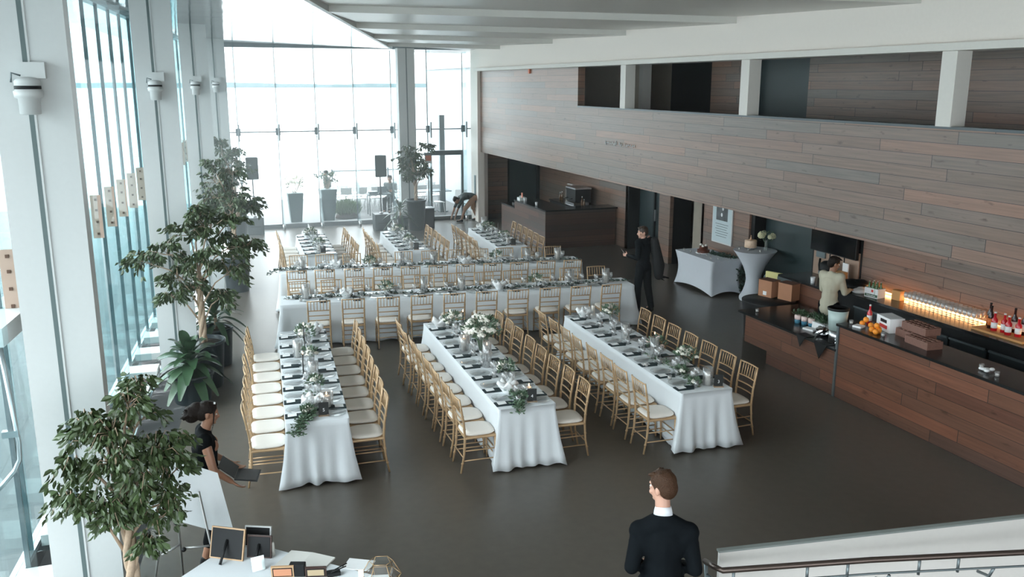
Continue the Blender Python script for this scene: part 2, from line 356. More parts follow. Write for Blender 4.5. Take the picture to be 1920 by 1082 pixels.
sg = MB().box(7.06, 7.28, YE-.5, YE-.44, 1.95, 2.28).build('notice_sign', PAPER); tag(sg, 'small orange and white notice sign hanging in the window beside the exit door', 'sign')
MB().box(7.07, 7.27, YE-.506, YE-.5, 2.03, 2.2).build('orange_band', mat('orange_red', (.75, .22, .12), .5), sg)
MB().box(7.04, 7.30, YE-.51, YE-.42, 2.2, 2.29).build('sign_rail', GREYM, sg)
MB().box(7.16, 7.18, YE-.48, YE-.46, 2.28, 5.62).build('hanging_rod', GREYM, sg)

# left glass side: outer line of panes, fins with splice plates, trough blocks, white columns
def side(name, Y0, Y1, off0, off1, z0, z1, m, parent=None):
    """a slab that follows the slanting glass line"""
    b = MB().prism([(lx(Y0, off0), Y0), (lx(Y0, off1), Y0), (lx(Y1, off1), Y1), (lx(Y1, off0), Y1)], z0, z1, 2)
    return struct(name, b, m, parent)
yf = [14.17+1.035*k for k in range(-19, 15)]
nw = 20
side('trim_10', -6, 28.8, -.62, -.52, .0, .05, STEEL); side('trim_11', -6, 28.8, -.64, -.50, 5.6, 5.75, GREYM)
side('trim_12', -6, 28.8, -.04, -.015, .0, .035, STEEL)
for k in range(0, len(yf)-1, 2):
    y1 = yf[min(k+2, len(yf)-1)]
    for z0, z1 in ((.05, 2.78), (2.80, 5.62)):
        side('window_%d' % nw, yf[k]+.012, y1-.012, -.575, -.56, z0, z1, WINDOW)
    nw += 1
PLATE = mat('splice_plate', (.46, .34, .27), .5, .1)
for k, y in enumerate(yf):
    if y < 5: continue
    f = MB().prism([(lx(y, -.55), y-.011), (lx(y, -.23), y-.011+.03), (lx(y, -.23), y+.011+.03), (lx(y, -.55), y+.011)], .02, 5.60, 2).build('trim_13', FING); f['kind'] = 'structure'
    MB().box(lx(y, -.58), lx(y, -.53), y-.012, y+.012, .05, 5.6).build('fin_edge', mat('dark_sealant', (.05, .10, .11), .4), f)
    if 8 < y < 27:
        b = MB().box(lx(y, -.50), lx(y, -.37), y-.03, y-.012, 2.42, 3.0); b.build('splice_plate', PLATE, f)
        bt = MB()
        for z in (2.48, 2.64, 2.80, 2.94): bt.box(lx(y, -.45), lx(y, -.42), y-.04, y-.03, z-.015, z+.015)
        bt.build('bolt_row', mat('bolt_dark', (.12, .07, .05), .4, .6), f)
    if y < 24:
        side('trim_14', y+.15, y+.55, -.50, -.05, .0, .11, mat('trough_block', (.62, .62, .60), .7))
GROOVE = mat('groove_dark', (.12, .16, .16), .5)
for k, y in enumerate((7.9, 14.17, 20.5, 26.55)):
    c0 = lx(y)+(-.10, .05, .08, .12)[k]; w = .55
    cc = struct('column_%d' % (k+1), MB().box(c0, c0+w, y, y+.32, 0, zc(c0)), WHITE)
    gx = c0+w*.42
    MB().box(gx, gx+.035, y-.004, y, .0, 4.33).box(gx, gx+.035, y-.004, y, 4.5, zc(c0)).build('groove', GROOVE, cc)
    MB().box(gx+.037, gx+.052, y-.012, y, 0, zc(c0)).build('conduit', WHITE, cc)
    sp = thing('column_spotlight', (gx+.03, y-.11, 4.36), 'white round spotlight housing on the %s white column, counting from the camera' % ORD[k], 'light', 0, 'spotlights on the columns')
    MB().lathe([(.055, -.14), (.075, -.135), (.078, -.02), (.10, -.01), (.105, .035), (.092, .04), (.092, .11), (.07, .13), (.02, .14)], 20).build('housing', WHITE, sp)
    MB().lathe([(.094, .05), (.094, .075)], 20).build('vent_ring', BLACK, sp)
    MB().box(-.03, .13, .0, .10, .13, .25).build('bracket', WHITE, sp)
    MB().tube([(-.04, 0, .15), (-.10, 0, .17), (-.11, 0, .10)], .008, 6).build('cable', GREYM, sp)
cc = struct('column_5', MB().box(6.19, 6.72, 28.0, 28.32, 0, zc(6.4)), WHITE)
MB().box(6.44, 6.475, 27.996, 28.0, 0, zc(6.4)).build('groove', GROOVE, cc)
# near-left bent handrail and beam seen past the first column
hr = thing('door_handrail', (0, 0, 0), 'bent stainless steel tube handrail behind the nearest white column at the left edge', 'handrail')
MB().tube([(-1.69, 8.5, 2.25), (-1.64, 8.5, 1.35), (-1.65, 8.5, 1.18), (-1.70, 8.5, 1.08), (-1.80, 8.5, .97), (-1.92, 8.5, .85)], .022, 10).build('tube_rail', STEEL, hr)
MB().box(-1.76, -1.63, 8.47, 8.53, 1.40, 1.46).build('bracket', STEEL, hr)
MB().box(-1.72, -1.68, 8.52, 8.56, .02, 2.35).build('door_stile', GREYM, hr)
MB().prism([(-1.95, 8.2), (-1.6, 8.2), (-1.45, 9.6), (-1.8, 9.6)], 2.30, 2.46, 2).build('door_head', WHITE, hr)

# ---------------------------------------------------------------- outdoors
t = NT('deck_pavers'); vec, o = t.xyz('Object')
a = t.math('LESS_THAN', t.math('FRACT', t.math('DIVIDE', o[0], .6)), .03); b = t.math('LESS_THAN', t.math('FRACT', t.math('DIVIDE', o[1], .6)), .03)
c = t.mix(t.noise(vec, 1.2), (.07, .075, .075), (.11, .115, .115)); c = t.mix(t.math('MAXIMUM', a, b), c, (.06, .065, .065)); t.out(c, .6); DECK = t.m
struct('ground_deck', MB().box(-9, 14, 28.95, 36.3, -.4, -.02).add([(-14, -8, -.4), (lx(-8, -.65), -8, -.4), (lx(28.95, -.65), 28.95, -.4), (-9, 28.95, -.4), (-14, -8, -.02), (lx(-8, -.65), -8, -.02), (lx(28.95, -.65), 28.95, -.02), (-9, 28.95, -.02)],
       [(0, 3, 2, 1), (4, 5, 6, 7), (0, 1, 5, 4), (1, 2, 6, 5), (2, 3, 7, 6), (3, 0, 4, 7)]), DECK)
t = NT('lake_water'); vec, o = t.xyz('Object'); t.bump(t.noise(t.comb(t.math('MULTIPLY', o[0], .6), o[1], 0.0), .35, 5), .5, .4); WATER = t.out(None, .18); t.b.inputs['Base Color'].default_value = (.38, .41, .41, 1)
wt = MB().add([(-2500, -200, -2.6), (2500, -200, -2.6), (2500, 3200, -2.6), (-2500, 3200, -2.6)], [(0, 1, 2, 3)]).build('lake_water', WATER); tag(wt, 'pale open lake water beyond the glass wall', 'water', kind='stuff')
random.seed(3); sh = MB(); prev = 5
pts = []
for i in range(161):
    prev = max(2.5, min(7, prev+random.uniform(-1, 1))); pts.append((-1600+i*20, prev))
sh.v = []; n = len(pts)
for x, z in pts: sh.v += [(x, 1700, -2.6), (x, 1700, z), (x, 1760, -2.6), (x, 1760, z*.9)]
for i in range(n-1):
    q = i*4; sh.f += [(q, q+4, q+5, q+1), (q+1, q+5, q+7, q+3), (q+3, q+7, q+6, q+2)]; sh.sm += [False]*3
so = sh.build('far_shore', mat('haze_tinted_treeline', (.12, .165, .175), .9)); so['kind'] = 'structure'  # distance haze is put into this flat, paler tree colour
# ribbed neighbour wall to the right beyond the end glass
t = NT('ribbed_cladding'); vec, o = t.xyz('Object'); rb = t.math('FRACT', t.math('DIVIDE', o[1], .12))
c = t.mix(t.math('LESS_THAN', rb, .12), (.42, .45, .47), (.30, .33, .35)); t.out(c, .6); CLAD = t.m
struct('wall_exterior', MB().box(9.3, 9.6, 28.95, 36.7, -.1, 5.0), CLAD)
struct('trim_15', MB().box(9.2, 9.7, 28.95, 36.75, 5.0, 5.22), WHITE)
ev = thing('exterior_post', (8.35, 31.0, -.02), 'dark grey steel post standing outside behind the exit door', 'post'); MB().box(-.09, .09, -.09, .09, 0, 3.4).build('shaft', GREYM, ev); MB().box(-.16, .16, -.16, .16, 0, .03).build('base_plate', GREYM, ev)
# railing at the deck edge
rl = thing('deck_railing', (5.2, 36.1, -.02), 'thin metal railing along the deck edge behind the rows of white chairs', 'railing')
MB().tube([(0, 0, 1.08), (9, 0, 1.08)], .03).tube([(0, 0, .12), (9, 0, .12)], .02).build('rail', GREYM, rl)
mb = MB(); [mb.box(x*.1-.006, x*.1+.006, -.006, .006, .12, 1.08) for x in range(1, 90)]; mb.build('balusters', GREYM, rl)
for x in (0, 2.25, 4.5, 6.75, 9): MB().box(x-.03, x+.03, -.03, .03, 0, 1.16).build('post', GREYM, rl)
# ceremony chairs outside
def folding_chair():
    t = thing('folding_chair', (0, 0, 0), 'x', 'chair')
    MB().box(-.21, .21, -.2, .2, .43, .46).build('seat', GLASSW, t); MB().box(-.2, .2, -.23, -.21, .62, .86).build('backrest', GLASSW, t)
    for s in (-1, 1):
        MB().tube([(s*.21, -.22, .88), (s*.21, .2, 0)], .013, 6).build('leg', GLASSW, t); MB().tube([(s*.19, .12, .44), (s*.19, -.24, 0)], .013, 6).build('leg', GLASSW, t)
    return t
fc = folding_chair(); first = True
for r in range(4):
    for k in range(7):
        loc = (5.05+k*.55, 32.2+r*.85, -.02)
        lb = 'white folding chair outside, %s from left in the %s row beyond the end glass' % (ORDL[k], ORD[r])
        if first: fc.location = loc; fc['label'] = lb; fc['group'] = 'white folding chairs outside'; fc.rotation_euler = (0, 0, R(8)); first = False
        else: dup(fc, loc, R(8), lb)
# ---------------------------------------------------------------- plants
def leafmesh(pts, size, droop, m, name, parent, wid=.42, jitter=.5, seed=0):
    rnd = random.Random(seed); v = []; f = []
    for p, d in pts:
        d = Vector((d[0]+rnd.uniform(-jitter, jitter), d[1]+rnd.uniform(-jitter, jitter), d[2]+rnd.uniform(-jitter, jitter)-droop)).normalized()
        L = size*rnd.uniform(.6, 1.25); s = d.cross(Vector((rnd.uniform(-1, 1), rnd.uniform(-1, 1), rnd.uniform(-.3, 1)))).normalized(); nrm = d.cross(s)
        p = Vector(p); w = L*wid; k = len(v)
        v += [p, p+d*L*.28+s*w*.42+nrm*w*.14, p+d*L*.62+s*w*.46+nrm*w*.16, p+d*L-nrm*L*.1, p+d*L*.62-s*w*.46+nrm*w*.16, p+d*L*.28-s*w*.42+nrm*w*.14, p+d*L*.5]
        f += [(k, k+1, k+6), (k+1, k+2, k+6), (k+2, k+3, k+6), (k+3, k+4, k+6), (k+4, k+5, k+6), (k+5, k, k+6)]
    b = MB(); b.v = [tuple(q) for q in v]; b.f = f; b.sm = [False]*len(f); return b.build(name, m, parent)
def planter(parent, h, r, r2):
    MB().lathe([(r2*.97, 0), (r2, .01), (r*.98, h*.93), (r*1.05, h*.94), (r*1.05, h), (r*.94, h), (r*.92, h-.06), (0, h-.06)], 28).build('planter', POT, parent)
    MB().lathe([(r*.92, h-.055), (r*.4, h-.03), (0, h-.025)], 16).build('soil', SOIL, parent)
def ficus(name, loc, h, pot, crown, leaves, size, label, seed, lean=(0, 0), blobs=None, crown_z=None):
    """braided fig tree in a pot: trunk, branches and hanging leaves"""
    rnd = random.Random(seed); t = thing(name, loc, label, 'plant'); ph, pr = pot; planter(t, ph, pr, pr*.8)
    z0 = ph-.05; zt = crown_z or (h*.58); cx, cy = lean
    tr = MB()
    for k in range(3):
        p = []
        for i in range(15):
            q = i/14; a = q*9+k*2.09; rr = .030*(1-.3*q); p.append((rr*math.cos(a)+cx*q*q*.5, rr*math.sin(a)+cy*q*q*.5, z0+(zt-z0)*q))
        tr.tube(p, [.034-.010*i/14 for i in range(15)], 7)
    tr.build('trunk', BARK, t)
    br = MB(); pts = []
    blobs = blobs or [(rnd.uniform(-.6, .6)*crown[0], rnd.uniform(-.6, .6)*crown[1], rnd.uniform(zt-.05, h-crown[2]*.3), rnd.uniform(.35, .55)*crown[0]) for _ in range(14)]
    per = leaves//len(blobs)
    for bx, by, bz, brr in blobs:
        zs = min(zt, max(z0+.2, bz-.25-rnd.random()*.3)); q = (zs-z0)/(zt-z0)
        a = Vector((cx*q*q*.5, cy*q*q*.5, zs)); e = Vector((bx, by, bz)); md = a.lerp(e, .5)+Vector((0, 0, .10))
        br.tube([a, md, e], [.016, .011, .005], 6)
        for j in range(9):
            th = rnd.uniform(0, 6.28); u = rnd.uniform(-.5, 1); tip = e+Vector((math.cos(th)*brr*math.sqrt(1-u*u*.8), math.sin(th)*brr*math.sqrt(1-u*u*.8), u*brr*.75))
            sg = md.lerp(e, .6+.4*rnd.random()); m2 = sg.lerp(tip, .6)+Vector((0, 0, .05)); tip2 = tip+Vector((0, 0, -.06)); br.tube([sg, m2, tip2], [.005, .004, .0015], 4)
            for i in range(per//9):
                q = rnd.uniform(.25, 1.0); p = (sg.lerp(m2, q*2) if q < .5 else m2.lerp(tip2, q*2-1)); dd = (tip-sg).normalized()
                off = Vector((rnd.gauss(0, .03), rnd.gauss(0, .03), rnd.gauss(0, .02))); pts.append((p+off, (dd.x*.7+off.x*12, dd.y*.7+off.y*12, dd.z*.5)))
    br.build('branches', BARK, t); leafmesh(pts, size, 1.0, LEAF, 'foliage', t, .5, .45, seed); return t
def rosette(name, loc, pot, nl, L, label, seed, w=.24, z=None):
    """broad strap leaves arching out of a pot"""
    rnd = random.Random(seed); t = thing(name, loc, label, 'plant'); planter(t, pot[0], pot[1], pot[1]*.82); mb = MB()
    for i in range(nl):
        a = i*2.4+rnd.uniform(-.3, .3); q = i/nl; el = 1.25-1.25*q+rnd.uniform(-.12, .12); LL = L*rnd.uniform(.75, 1.1); z0 = pot[0]+.02+.28*(1-q)
        vs = []; S = 7
        for k in range(S+1):
            u = k/S; r = LL*u*math.cos(el)*(1+.15*u)+.02; zz = z0+LL*(u*math.sin(el)-u*u*(.35+.55*q)); wd = w*LL*math.sin(math.pi*min(1, u*.86+.10))**.8*.5+.004
            for s, dz in ((-1, .25), (0, 0), (1, .25)): vs.append((r*math.cos(a)-s*wd*math.sin(a), r*math.sin(a)+s*wd*math.cos(a), zz+dz*wd))
        fs = []
        for k in range(S):
            for j in (0, 1): q0 = k*3+j; fs.append((q0, q0+1, q0+4, q0+3))
        mb.add(vs, fs, True)
    mb.build('leaves', LEAFD, t); MB().tube([(0, 0, pot[0]-.06), (0, 0, pot[0]+.3)], [.03, .02]).build('stem', BARK, t); return t
fr_bl = [(-.05, 0, 1.98, .26), (.18, .1, 2.02, .26), (-.26, .05, 1.92, .24), (.36, 0, 1.80, .24), (-.42, -.05, 1.72, .20), (0, -.15, 1.78, .30), (.26, -.1, 1.62, .28), (-.12, .1, 1.62, .26), (.48, .05, 1.55, .20), (-.50, 0, 1.42, .16), (-.36, .05, 1.30, .22), (-.15, -.08, 1.36, .22), (.12, -.05, 1.42, .2), (.45, -.02, 1.32, .2), (.30, 0, 1.15, .18), (.20, .55, 2.15, .18), (-.1, -.05, 1.18, .18), (.18, -.1, .98, .11), (.52, .1, 1.75, .18), (-.3, .1, 2.05, .15), (.12, .1, 2.2, .16)]
fr_bl = [(x*.80, y, .55+(z-.55)*.92, r*.84) for x, y, z, r in fr_bl]
ficus('ficus_tree', (-.69, 7.05, 0), 2.2, (.48, .22), (.6, .6, .6), 3300, .078, 'potted fig tree with braided trunk in the left foreground beside the nearest white column', 11, blobs=fr_bl, crown_z=1.5)
ficus('ficus_tree', (-.04, 13.68, 0), 2.75, (.72, .30), (.85, .7, .6), 3200, .095, 'tall potted fig tree behind the broad-leaved plant, left of the tables', 5, crown_z=1.75,
      blobs=[(-.1, 0, 2.35, .36), (.25, 0, 2.45, .36), (-.45, 0, 2.05, .34), (.5, .1, 2.1, .34), (-.75, .05, 1.95, .26), (.15, -.2, 2.0, .4), (-.3, -.1, 1.7, .3), (.45, -.1, 1.75, .32), (.0, .2, 2.6, .25), (.75, .2, 2.1, .22), (-.4, 0, 1.42, .2), (.3, 0, 1.35, .2), (-.05, .1, 1.5, .22), (.55, .3, 2.5, .22)])
ficus('ficus_tree', (.74, 20.15, 0), 3.0, (.80, .30), (.7, .7, .8), 2600, .10, 'potted fig tree by the third white column, with a plastic bag on its pot', 8, crown_z=1.7)
ficus('ficus_tree', (1.05, 25.9, 0), 3.3, (.85, .30), (.6, .6, .8), 2000, .10, 'loose slim fig tree in a black pot farthest back along the left glass', 9, crown_z=1.7)
ficus('ficus_tree', (6.45, 27.1, 0), 2.75, (.95, .30), (.62, .6, .6), 2700, .10, 'round-crowned fig tree in a black pot before the end wall column', 14, crown_z=1.6)
rosette('agave_plant', (-.24, 13.05, 0), (.42, .30), 46, .50, 'potted plant with broad pointed green leaves nearest along the left glass', 2, .32)
rosette('dracaena_plant', (.16, 14.75, 0), (.62, .26), 30, .55, 'leafy plant in a tall black pot behind the fig tree at left', 4, .2)
rosette('dracaena_plant', (5.92, 27.0, 0), (.45, .26), 40, .5, 'bushy strap-leaved plant in a black pot left of the end wall fig tree', 7, .12)
for i, (x, y, s, lb, fl) in enumerate([(3.10, 30.1, 1, 'tapered dark planter with a sparse pale flowering shrub outside the end glass', 1), (4.15, 30.0, 1.1, 'taller tapered dark planter outside the end glass in front of a person', 0)]):
    t = thing('tapered_planter', (x, y, -.02), lb, 'planter')
    MB().prism([(-.15, -.15), (.15, -.15), (.15, .15), (-.15, .15)], 0, .01).add([(a*.17, b*.17, .01) for a, b in ((-1, -1), (1, -1), (1, 1), (-1, 1))]+[(a*.25*s, b*.25*s, .98*s) for a, b in ((-1, -1), (1, -1), (1, 1), (-1, 1))], [(0, 1, 5, 4), (1, 2, 6, 5), (2, 3, 7, 6), (3, 0, 4, 7), (4, 5, 6, 7), (3, 2, 1, 0)]).build('planter', mat('dark_teal_planter', (.03, .075, .08), .5), t)
    rnd = random.Random(i); pts = []; br = MB()
    for k in range(14):
        a = rnd.uniform(0, 6.28); r = rnd.uniform(.05, .32); h = rnd.uniform(.2, .55); e = (r*math.cos(a), r*math.sin(a), .98*s+h); br.tube([(0, 0, .9*s), e], .006, 5)
        for j in range(12): pts.append(((e[0]+rnd.gauss(0, .04), e[1]+rnd.gauss(0, .04), e[2]-rnd.random()*.12), (0, 0, .8)))
    br.build('stems', BARK, t); leafmesh(pts, .08, -.1, PETAL if fl else LEAFS, 'foliage', t, .6, .8, i)
rnd = random.Random(2); pts = []
for k in range(1400):
    a = rnd.uniform(0, 6.28); r = rnd.random()**.5*.42; pts.append(((r*math.cos(a), r*math.sin(a), .1+rnd.random()*.45*(1-r)), (math.cos(a)*r*2, math.sin(a)*r*2, 1.2)))
t = thing('grass_clump', (4.85, 30.6, -.02), 'mound of green ornamental grass outside beside the taller planter', 'plant'); leafmesh(pts, .22, -.2, mat('grass_green', (.16, .24, .10), .6), 'blades', t, .08, .3, 3)
MB().lathe([(.0, 0), (.40, 0), (.36, .12), (.2, .22), (0, .26)], 14).build('root_mound', SOIL, t)
# small white table and chairs beyond the exit door
def cafe_chair(loc, rz, label):
    t = thing('cafe_chair', loc, label, 'chair', rz)
    MB().add([(-.22, -.2, .45), (.22, -.2, .45), (.22, .22, .43), (-.22, .22, .43), (-.22, -.2, .47), (.22, -.2, .47), (.22, .22, .45), (-.22, .22, .45)], [(3, 2, 1, 0), (4, 5, 6, 7), (0, 1, 5, 4), (1, 2, 6, 5), (2, 3, 7, 6), (3, 0, 4, 7)]).build('seat', GLASSW, t)
    MB().add([(-.22, -.2, .46), (.22, -.2, .46), (.20, -.30, .85), (-.20, -.30, .85), (-.22, -.22, .46), (.22, -.22, .46), (.20, -.32, .85), (-.20, -.32, .85)], [(0, 1, 2, 3), (7, 6, 5, 4), (0, 4, 5, 1), (1, 5, 6, 2), (2, 6, 7, 3), (3, 7, 4, 0)]).build('backrest', GLASSW, t)
    for a in (-1, 1):
        for b in (-1, 1): MB().tube([(a*.18, b*.17, .45), (a*.22, b*.22, 0)], .013, 6).build('leg', GLASSW, t)
cafe_chair((7.95, 30.3, -.02), R(-80), 'white moulded chair outside, tall-backed, seen through the exit door')
cafe_chair((8.7, 29.9, -.02), R(160), 'white moulded chair outside behind the bending person')
cafe_chair((6.95, 31.3, -.02), R(120), 'white moulded chair outside, left of the cafe table')
t = thing('cafe_table', (7.9, 31.2, -.02), 'thin dark-topped cafe table outside the exit door', 'table'); MB().box(-.75, .75, -.35, .35, .72, .75).build('tabletop', GREYM, t); MB().tube([(0, 0, 0), (0, 0, .72)], .03).build('pedestal', GREYM, t); MB().lathe([(.25, 0), (.25, .02), (.03, .03)], 16).build('base', GREYM, t)

# loudspeakers
def speaker(x, y, lb, z0=1.66, side=''):
    t = thing('subwoofer', (x, y, 0), 'black cube subwoofer on the floor carrying the %s loudspeaker pole' % side, 'speaker')
    bevel(MB().box(-.24, .24, -.24, .24, .01, .52).build('cabinet', mat('speaker_black', (.018, .026, .028), .5), t)); MB().box(-.21, .21, -.25, -.24, .05, .48).build('grille', mat('speaker_grille', (.03, .04, .042), .6, 0, .3, 400), t)
    MB().box(-.15, .15, -.26, -.25, .24, .27).build('handle', BLACK, t)
    p = thing('speaker_pole', (x, y, .52), 'thin black pole rising from the %s subwoofer' % side, 'stand'); MB().tube([(0, 0, 0), (0, 0, z0-.52)], .018).build('pole', BLACK, p); MB().tube([(-.05, 0, .62), (.05, 0, .62)], .016).build('knob', BLACK, p); MB().lathe([(.06, 0), (.06, .03), (.02, .05)], 12).build('foot', STEEL, p)
    s = thing('loudspeaker', (x, y, z0), lb, 'speaker')
    bevel(MB().prism([(-.18, -.17), (.18, -.17), (.12, .17), (-.12, .17)], 0, .66, 2).build('cabinet', mat('speaker_black', (.018, .026, .028), .5), s), .02); MB().box(-.155, .155, -.185, -.17, .04, .62).build('grille', mat('speaker_grille', (.03, .04, .042), .6), s)
speaker(1.66, 27.95, 'black loudspeaker on a pole at the left end of the end glass wall', 1.66, 'left')
speaker(5.42, 27.45, 'black loudspeaker on a pole right of centre before the end glass wall', 1.66, 'right')
t = thing('plinth_box', (6.87, 27.4, 0), 'plain black box plinth right of the end wall fig tree', 'box'); bevel(MB().box(-.19, .19, -.19, .19, 0, .62).build('body', BLACK, t)); MB().box(-.2, .2, -.2, .2, .62, .65).build('lid', mat('lid_grey', (.4, .42, .43), .4), t)

# ---------------------------------------------------------------- gilt banquet chairs
def make_chair():
    t = thing('chiavari_chair', (0, 0, 0), 'x', 'chair')
    g = MB(); s = MB()
    s.add(*(lambda P, n: ([(x*.9, y*.9-.0, .445) for x, y in P]+[(x, y, .462) for x, y in P]+[(x*.97, y*.97, .478) for x, y in P]+[(x*.7, y*.7, .487) for x, y in P],
        [tuple(range(n))[::-1]]+[(r*n+i, r*n+(i+1) % n, (r+1)*n+(i+1) % n, (r+1)*n+i) for r in range(3) for i in range(n)]+[tuple(range(3*n, 4*n))]))
        ([((.200-.012*math.sin(a))*math.copysign(abs(math.cos(a))**.55, math.cos(a)), .198*math.copysign(abs(math.sin(a))**.55, math.sin(a))) for a in [2*math.pi*i/24 for i in range(24)]], 24), True)
    s.build('seat_cushion', SEAT, t)
    bevel(MB().box(-.198, .198, -.195, .195, .41, .445).build('seat_frame', GOLD, t), .02)
    for sx in (-1, 1):
        l = MB().tube([(sx*.185, .175, .42), (sx*.187, .178, .2), (sx*.192, .186, 0)], [.0155, .014, .011], 7)
        for z in (.12, .24, .33): l.tube([(sx*.189, .18, z-.006), (sx*.189, .18, z+.006)], .018, 7)
        l.build('front_leg', GOLD, t)
        l = MB().tube([(sx*.183, -.245, 0), (sx*.181, -.205, .22), (sx*.178, -.190, .43), (sx*.180, -.205, .62), (sx*.182, -.235, .80), (sx*.184, -.255, .915)], [.0115, .0135, .0155, .014, .013, .011], 7)
        for z, y in ((.12, -.224), (.30, -.2), (.54, -.198), (.70, -.219)): l.tube([(sx*.181, y, z-.006), (sx*.181, y, z+.006)], .018, 7)
        l.build('back_leg', GOLD, t)
    b = MB()
    for z, y in ((.905, -.258), (.735, -.225), (.645, -.209), (.56, -.198)): b.tube([(-.182, y, z), (-.06, y-.012, z+.003), (.06, y-.012, z+.003), (.182, y, z)], .0095, 6)
    for k in range(6): x = -.130+k*.052; b.tube([(x, -.236, .737), (x, -.252, .82), (x, -.268, .905)], .0065, 5)
    b.build('back_ladder', GOLD, t)
    st = MB()
    for z in (.17, .25): st.tube([(-.187, .182, z), (.187, .182, z)], .008, 5)
    for sx in (-1, 1): st.tube([(sx*.187, .18, .15), (sx*.183, -.215, .15)], .008, 5).tube([(sx*.187, .18, .27), (sx*.181, -.20, .27)], .008, 5)
    st.tube([(-.182, -.212, .19), (.182, -.212, .19)], .008, 5)
    st.build('stretchers', GOLD, t); return t
chair0 = make_chair(); used = [False]
def place_chair(x, y, rz, label, group):
    if not used[0]: used[0] = True; chair0.location = (x, y, 0); chair0.rotation_euler = (0, 0, rz); chair0['label'] = label; chair0['group'] = group; return
    dup(chair0, (x, y, 0), rz, label, group)

# ---------------------------------------------------------------- tableware prototypes
def proto(name, cat, parts):
    t = thing(name, (0, 0, 0), 'x', cat)
    for pn, b, m in parts: b.build(pn, m, t)
    return t
def single(name, cat, b, m): return tag(b.build(name, m), 'x', cat)
plate0 = single('glass_plate', 'plate', MB().lathe([(.0, .004), (.085, .004), (.135, .014), (.137, .016), (.130, .016), (.085, .008), (0, .008)], 20), CLEARL)
nap0 = single('folded_napkin', 'napkin', MB().box(-.065, .065, -.13, .10, 0, .012).box(-.012, .062, -.24, -.13, 0, .007).box(-.06, .055, -.12, .09, .012, .016), NAPKIN)
card0 = single('menu_card', 'card', MB().add([(-.045, -.07, .016), (.045, -.07, .016), (.045, .03, .022), (-.045, .03, .022), (-.045, -.07, .018), (.045, -.07, .018), (.045, .03, .024), (-.045, .03, .024)], [(3, 2, 1, 0), (4, 5, 6, 7), (0, 1, 5, 4), (1, 2, 6, 5), (2, 3, 7, 6), (3, 0, 4, 7)]), PAPER)
wine0 = proto('wine_glass', 'glass', [('bowl', MB().lathe([(.004, .085), (.022, .092), (.038, .12), (.040, .145), (.034, .185), (.0325, .186), (.038, .145), (.036, .122), (.02, .096), (.002, .09)], 14), CLEAR), ('stem', MB().lathe([(.034, 0), (.033, .003), (.006, .008), (.004, .05), (.005, .088)], 12), CLEAR)])
tum0 = single('water_glass', 'glass', MB().lathe([(.030, 0), (.034, .09), (.032, .09), (.028, .008), (0, .008)], 12), CLEAR)
fork0 = single('fork', 'cutlery', MB().box(-.006, .006, -.10, .02, 0, .003).box(-.012, .012, .02, .05, 0, .003).box(-.012, -.008, .05, .09, 0, .003).box(-.002, .002, .05, .09, 0, .003).box(.008, .012, .05, .09, 0, .003), STEEL)
knife0 = single('knife', 'cutlery', MB().box(-.007, .007, -.11, -.01, 0, .004).prism([(-.007, -.01), (.009, -.01), (.009, .07), (-.004, .10), (-.007, .09)], 0, .003), STEEL)
PR = {k.name: [k, False] for k in (plate0, nap0, card0, wine0, tum0, fork0, knife0)}
def put(p, x, y, z, rz, label, group):
    e = PR[p.name if p.name in PR else p.name]
    if not e[1]:
        e[1] = True; p.location = (x, y, z); p.rotation_euler = (0, 0, rz); p['label'] = label; p['group'] = group; return
    dup(p, (x, y, z), rz, label, group)

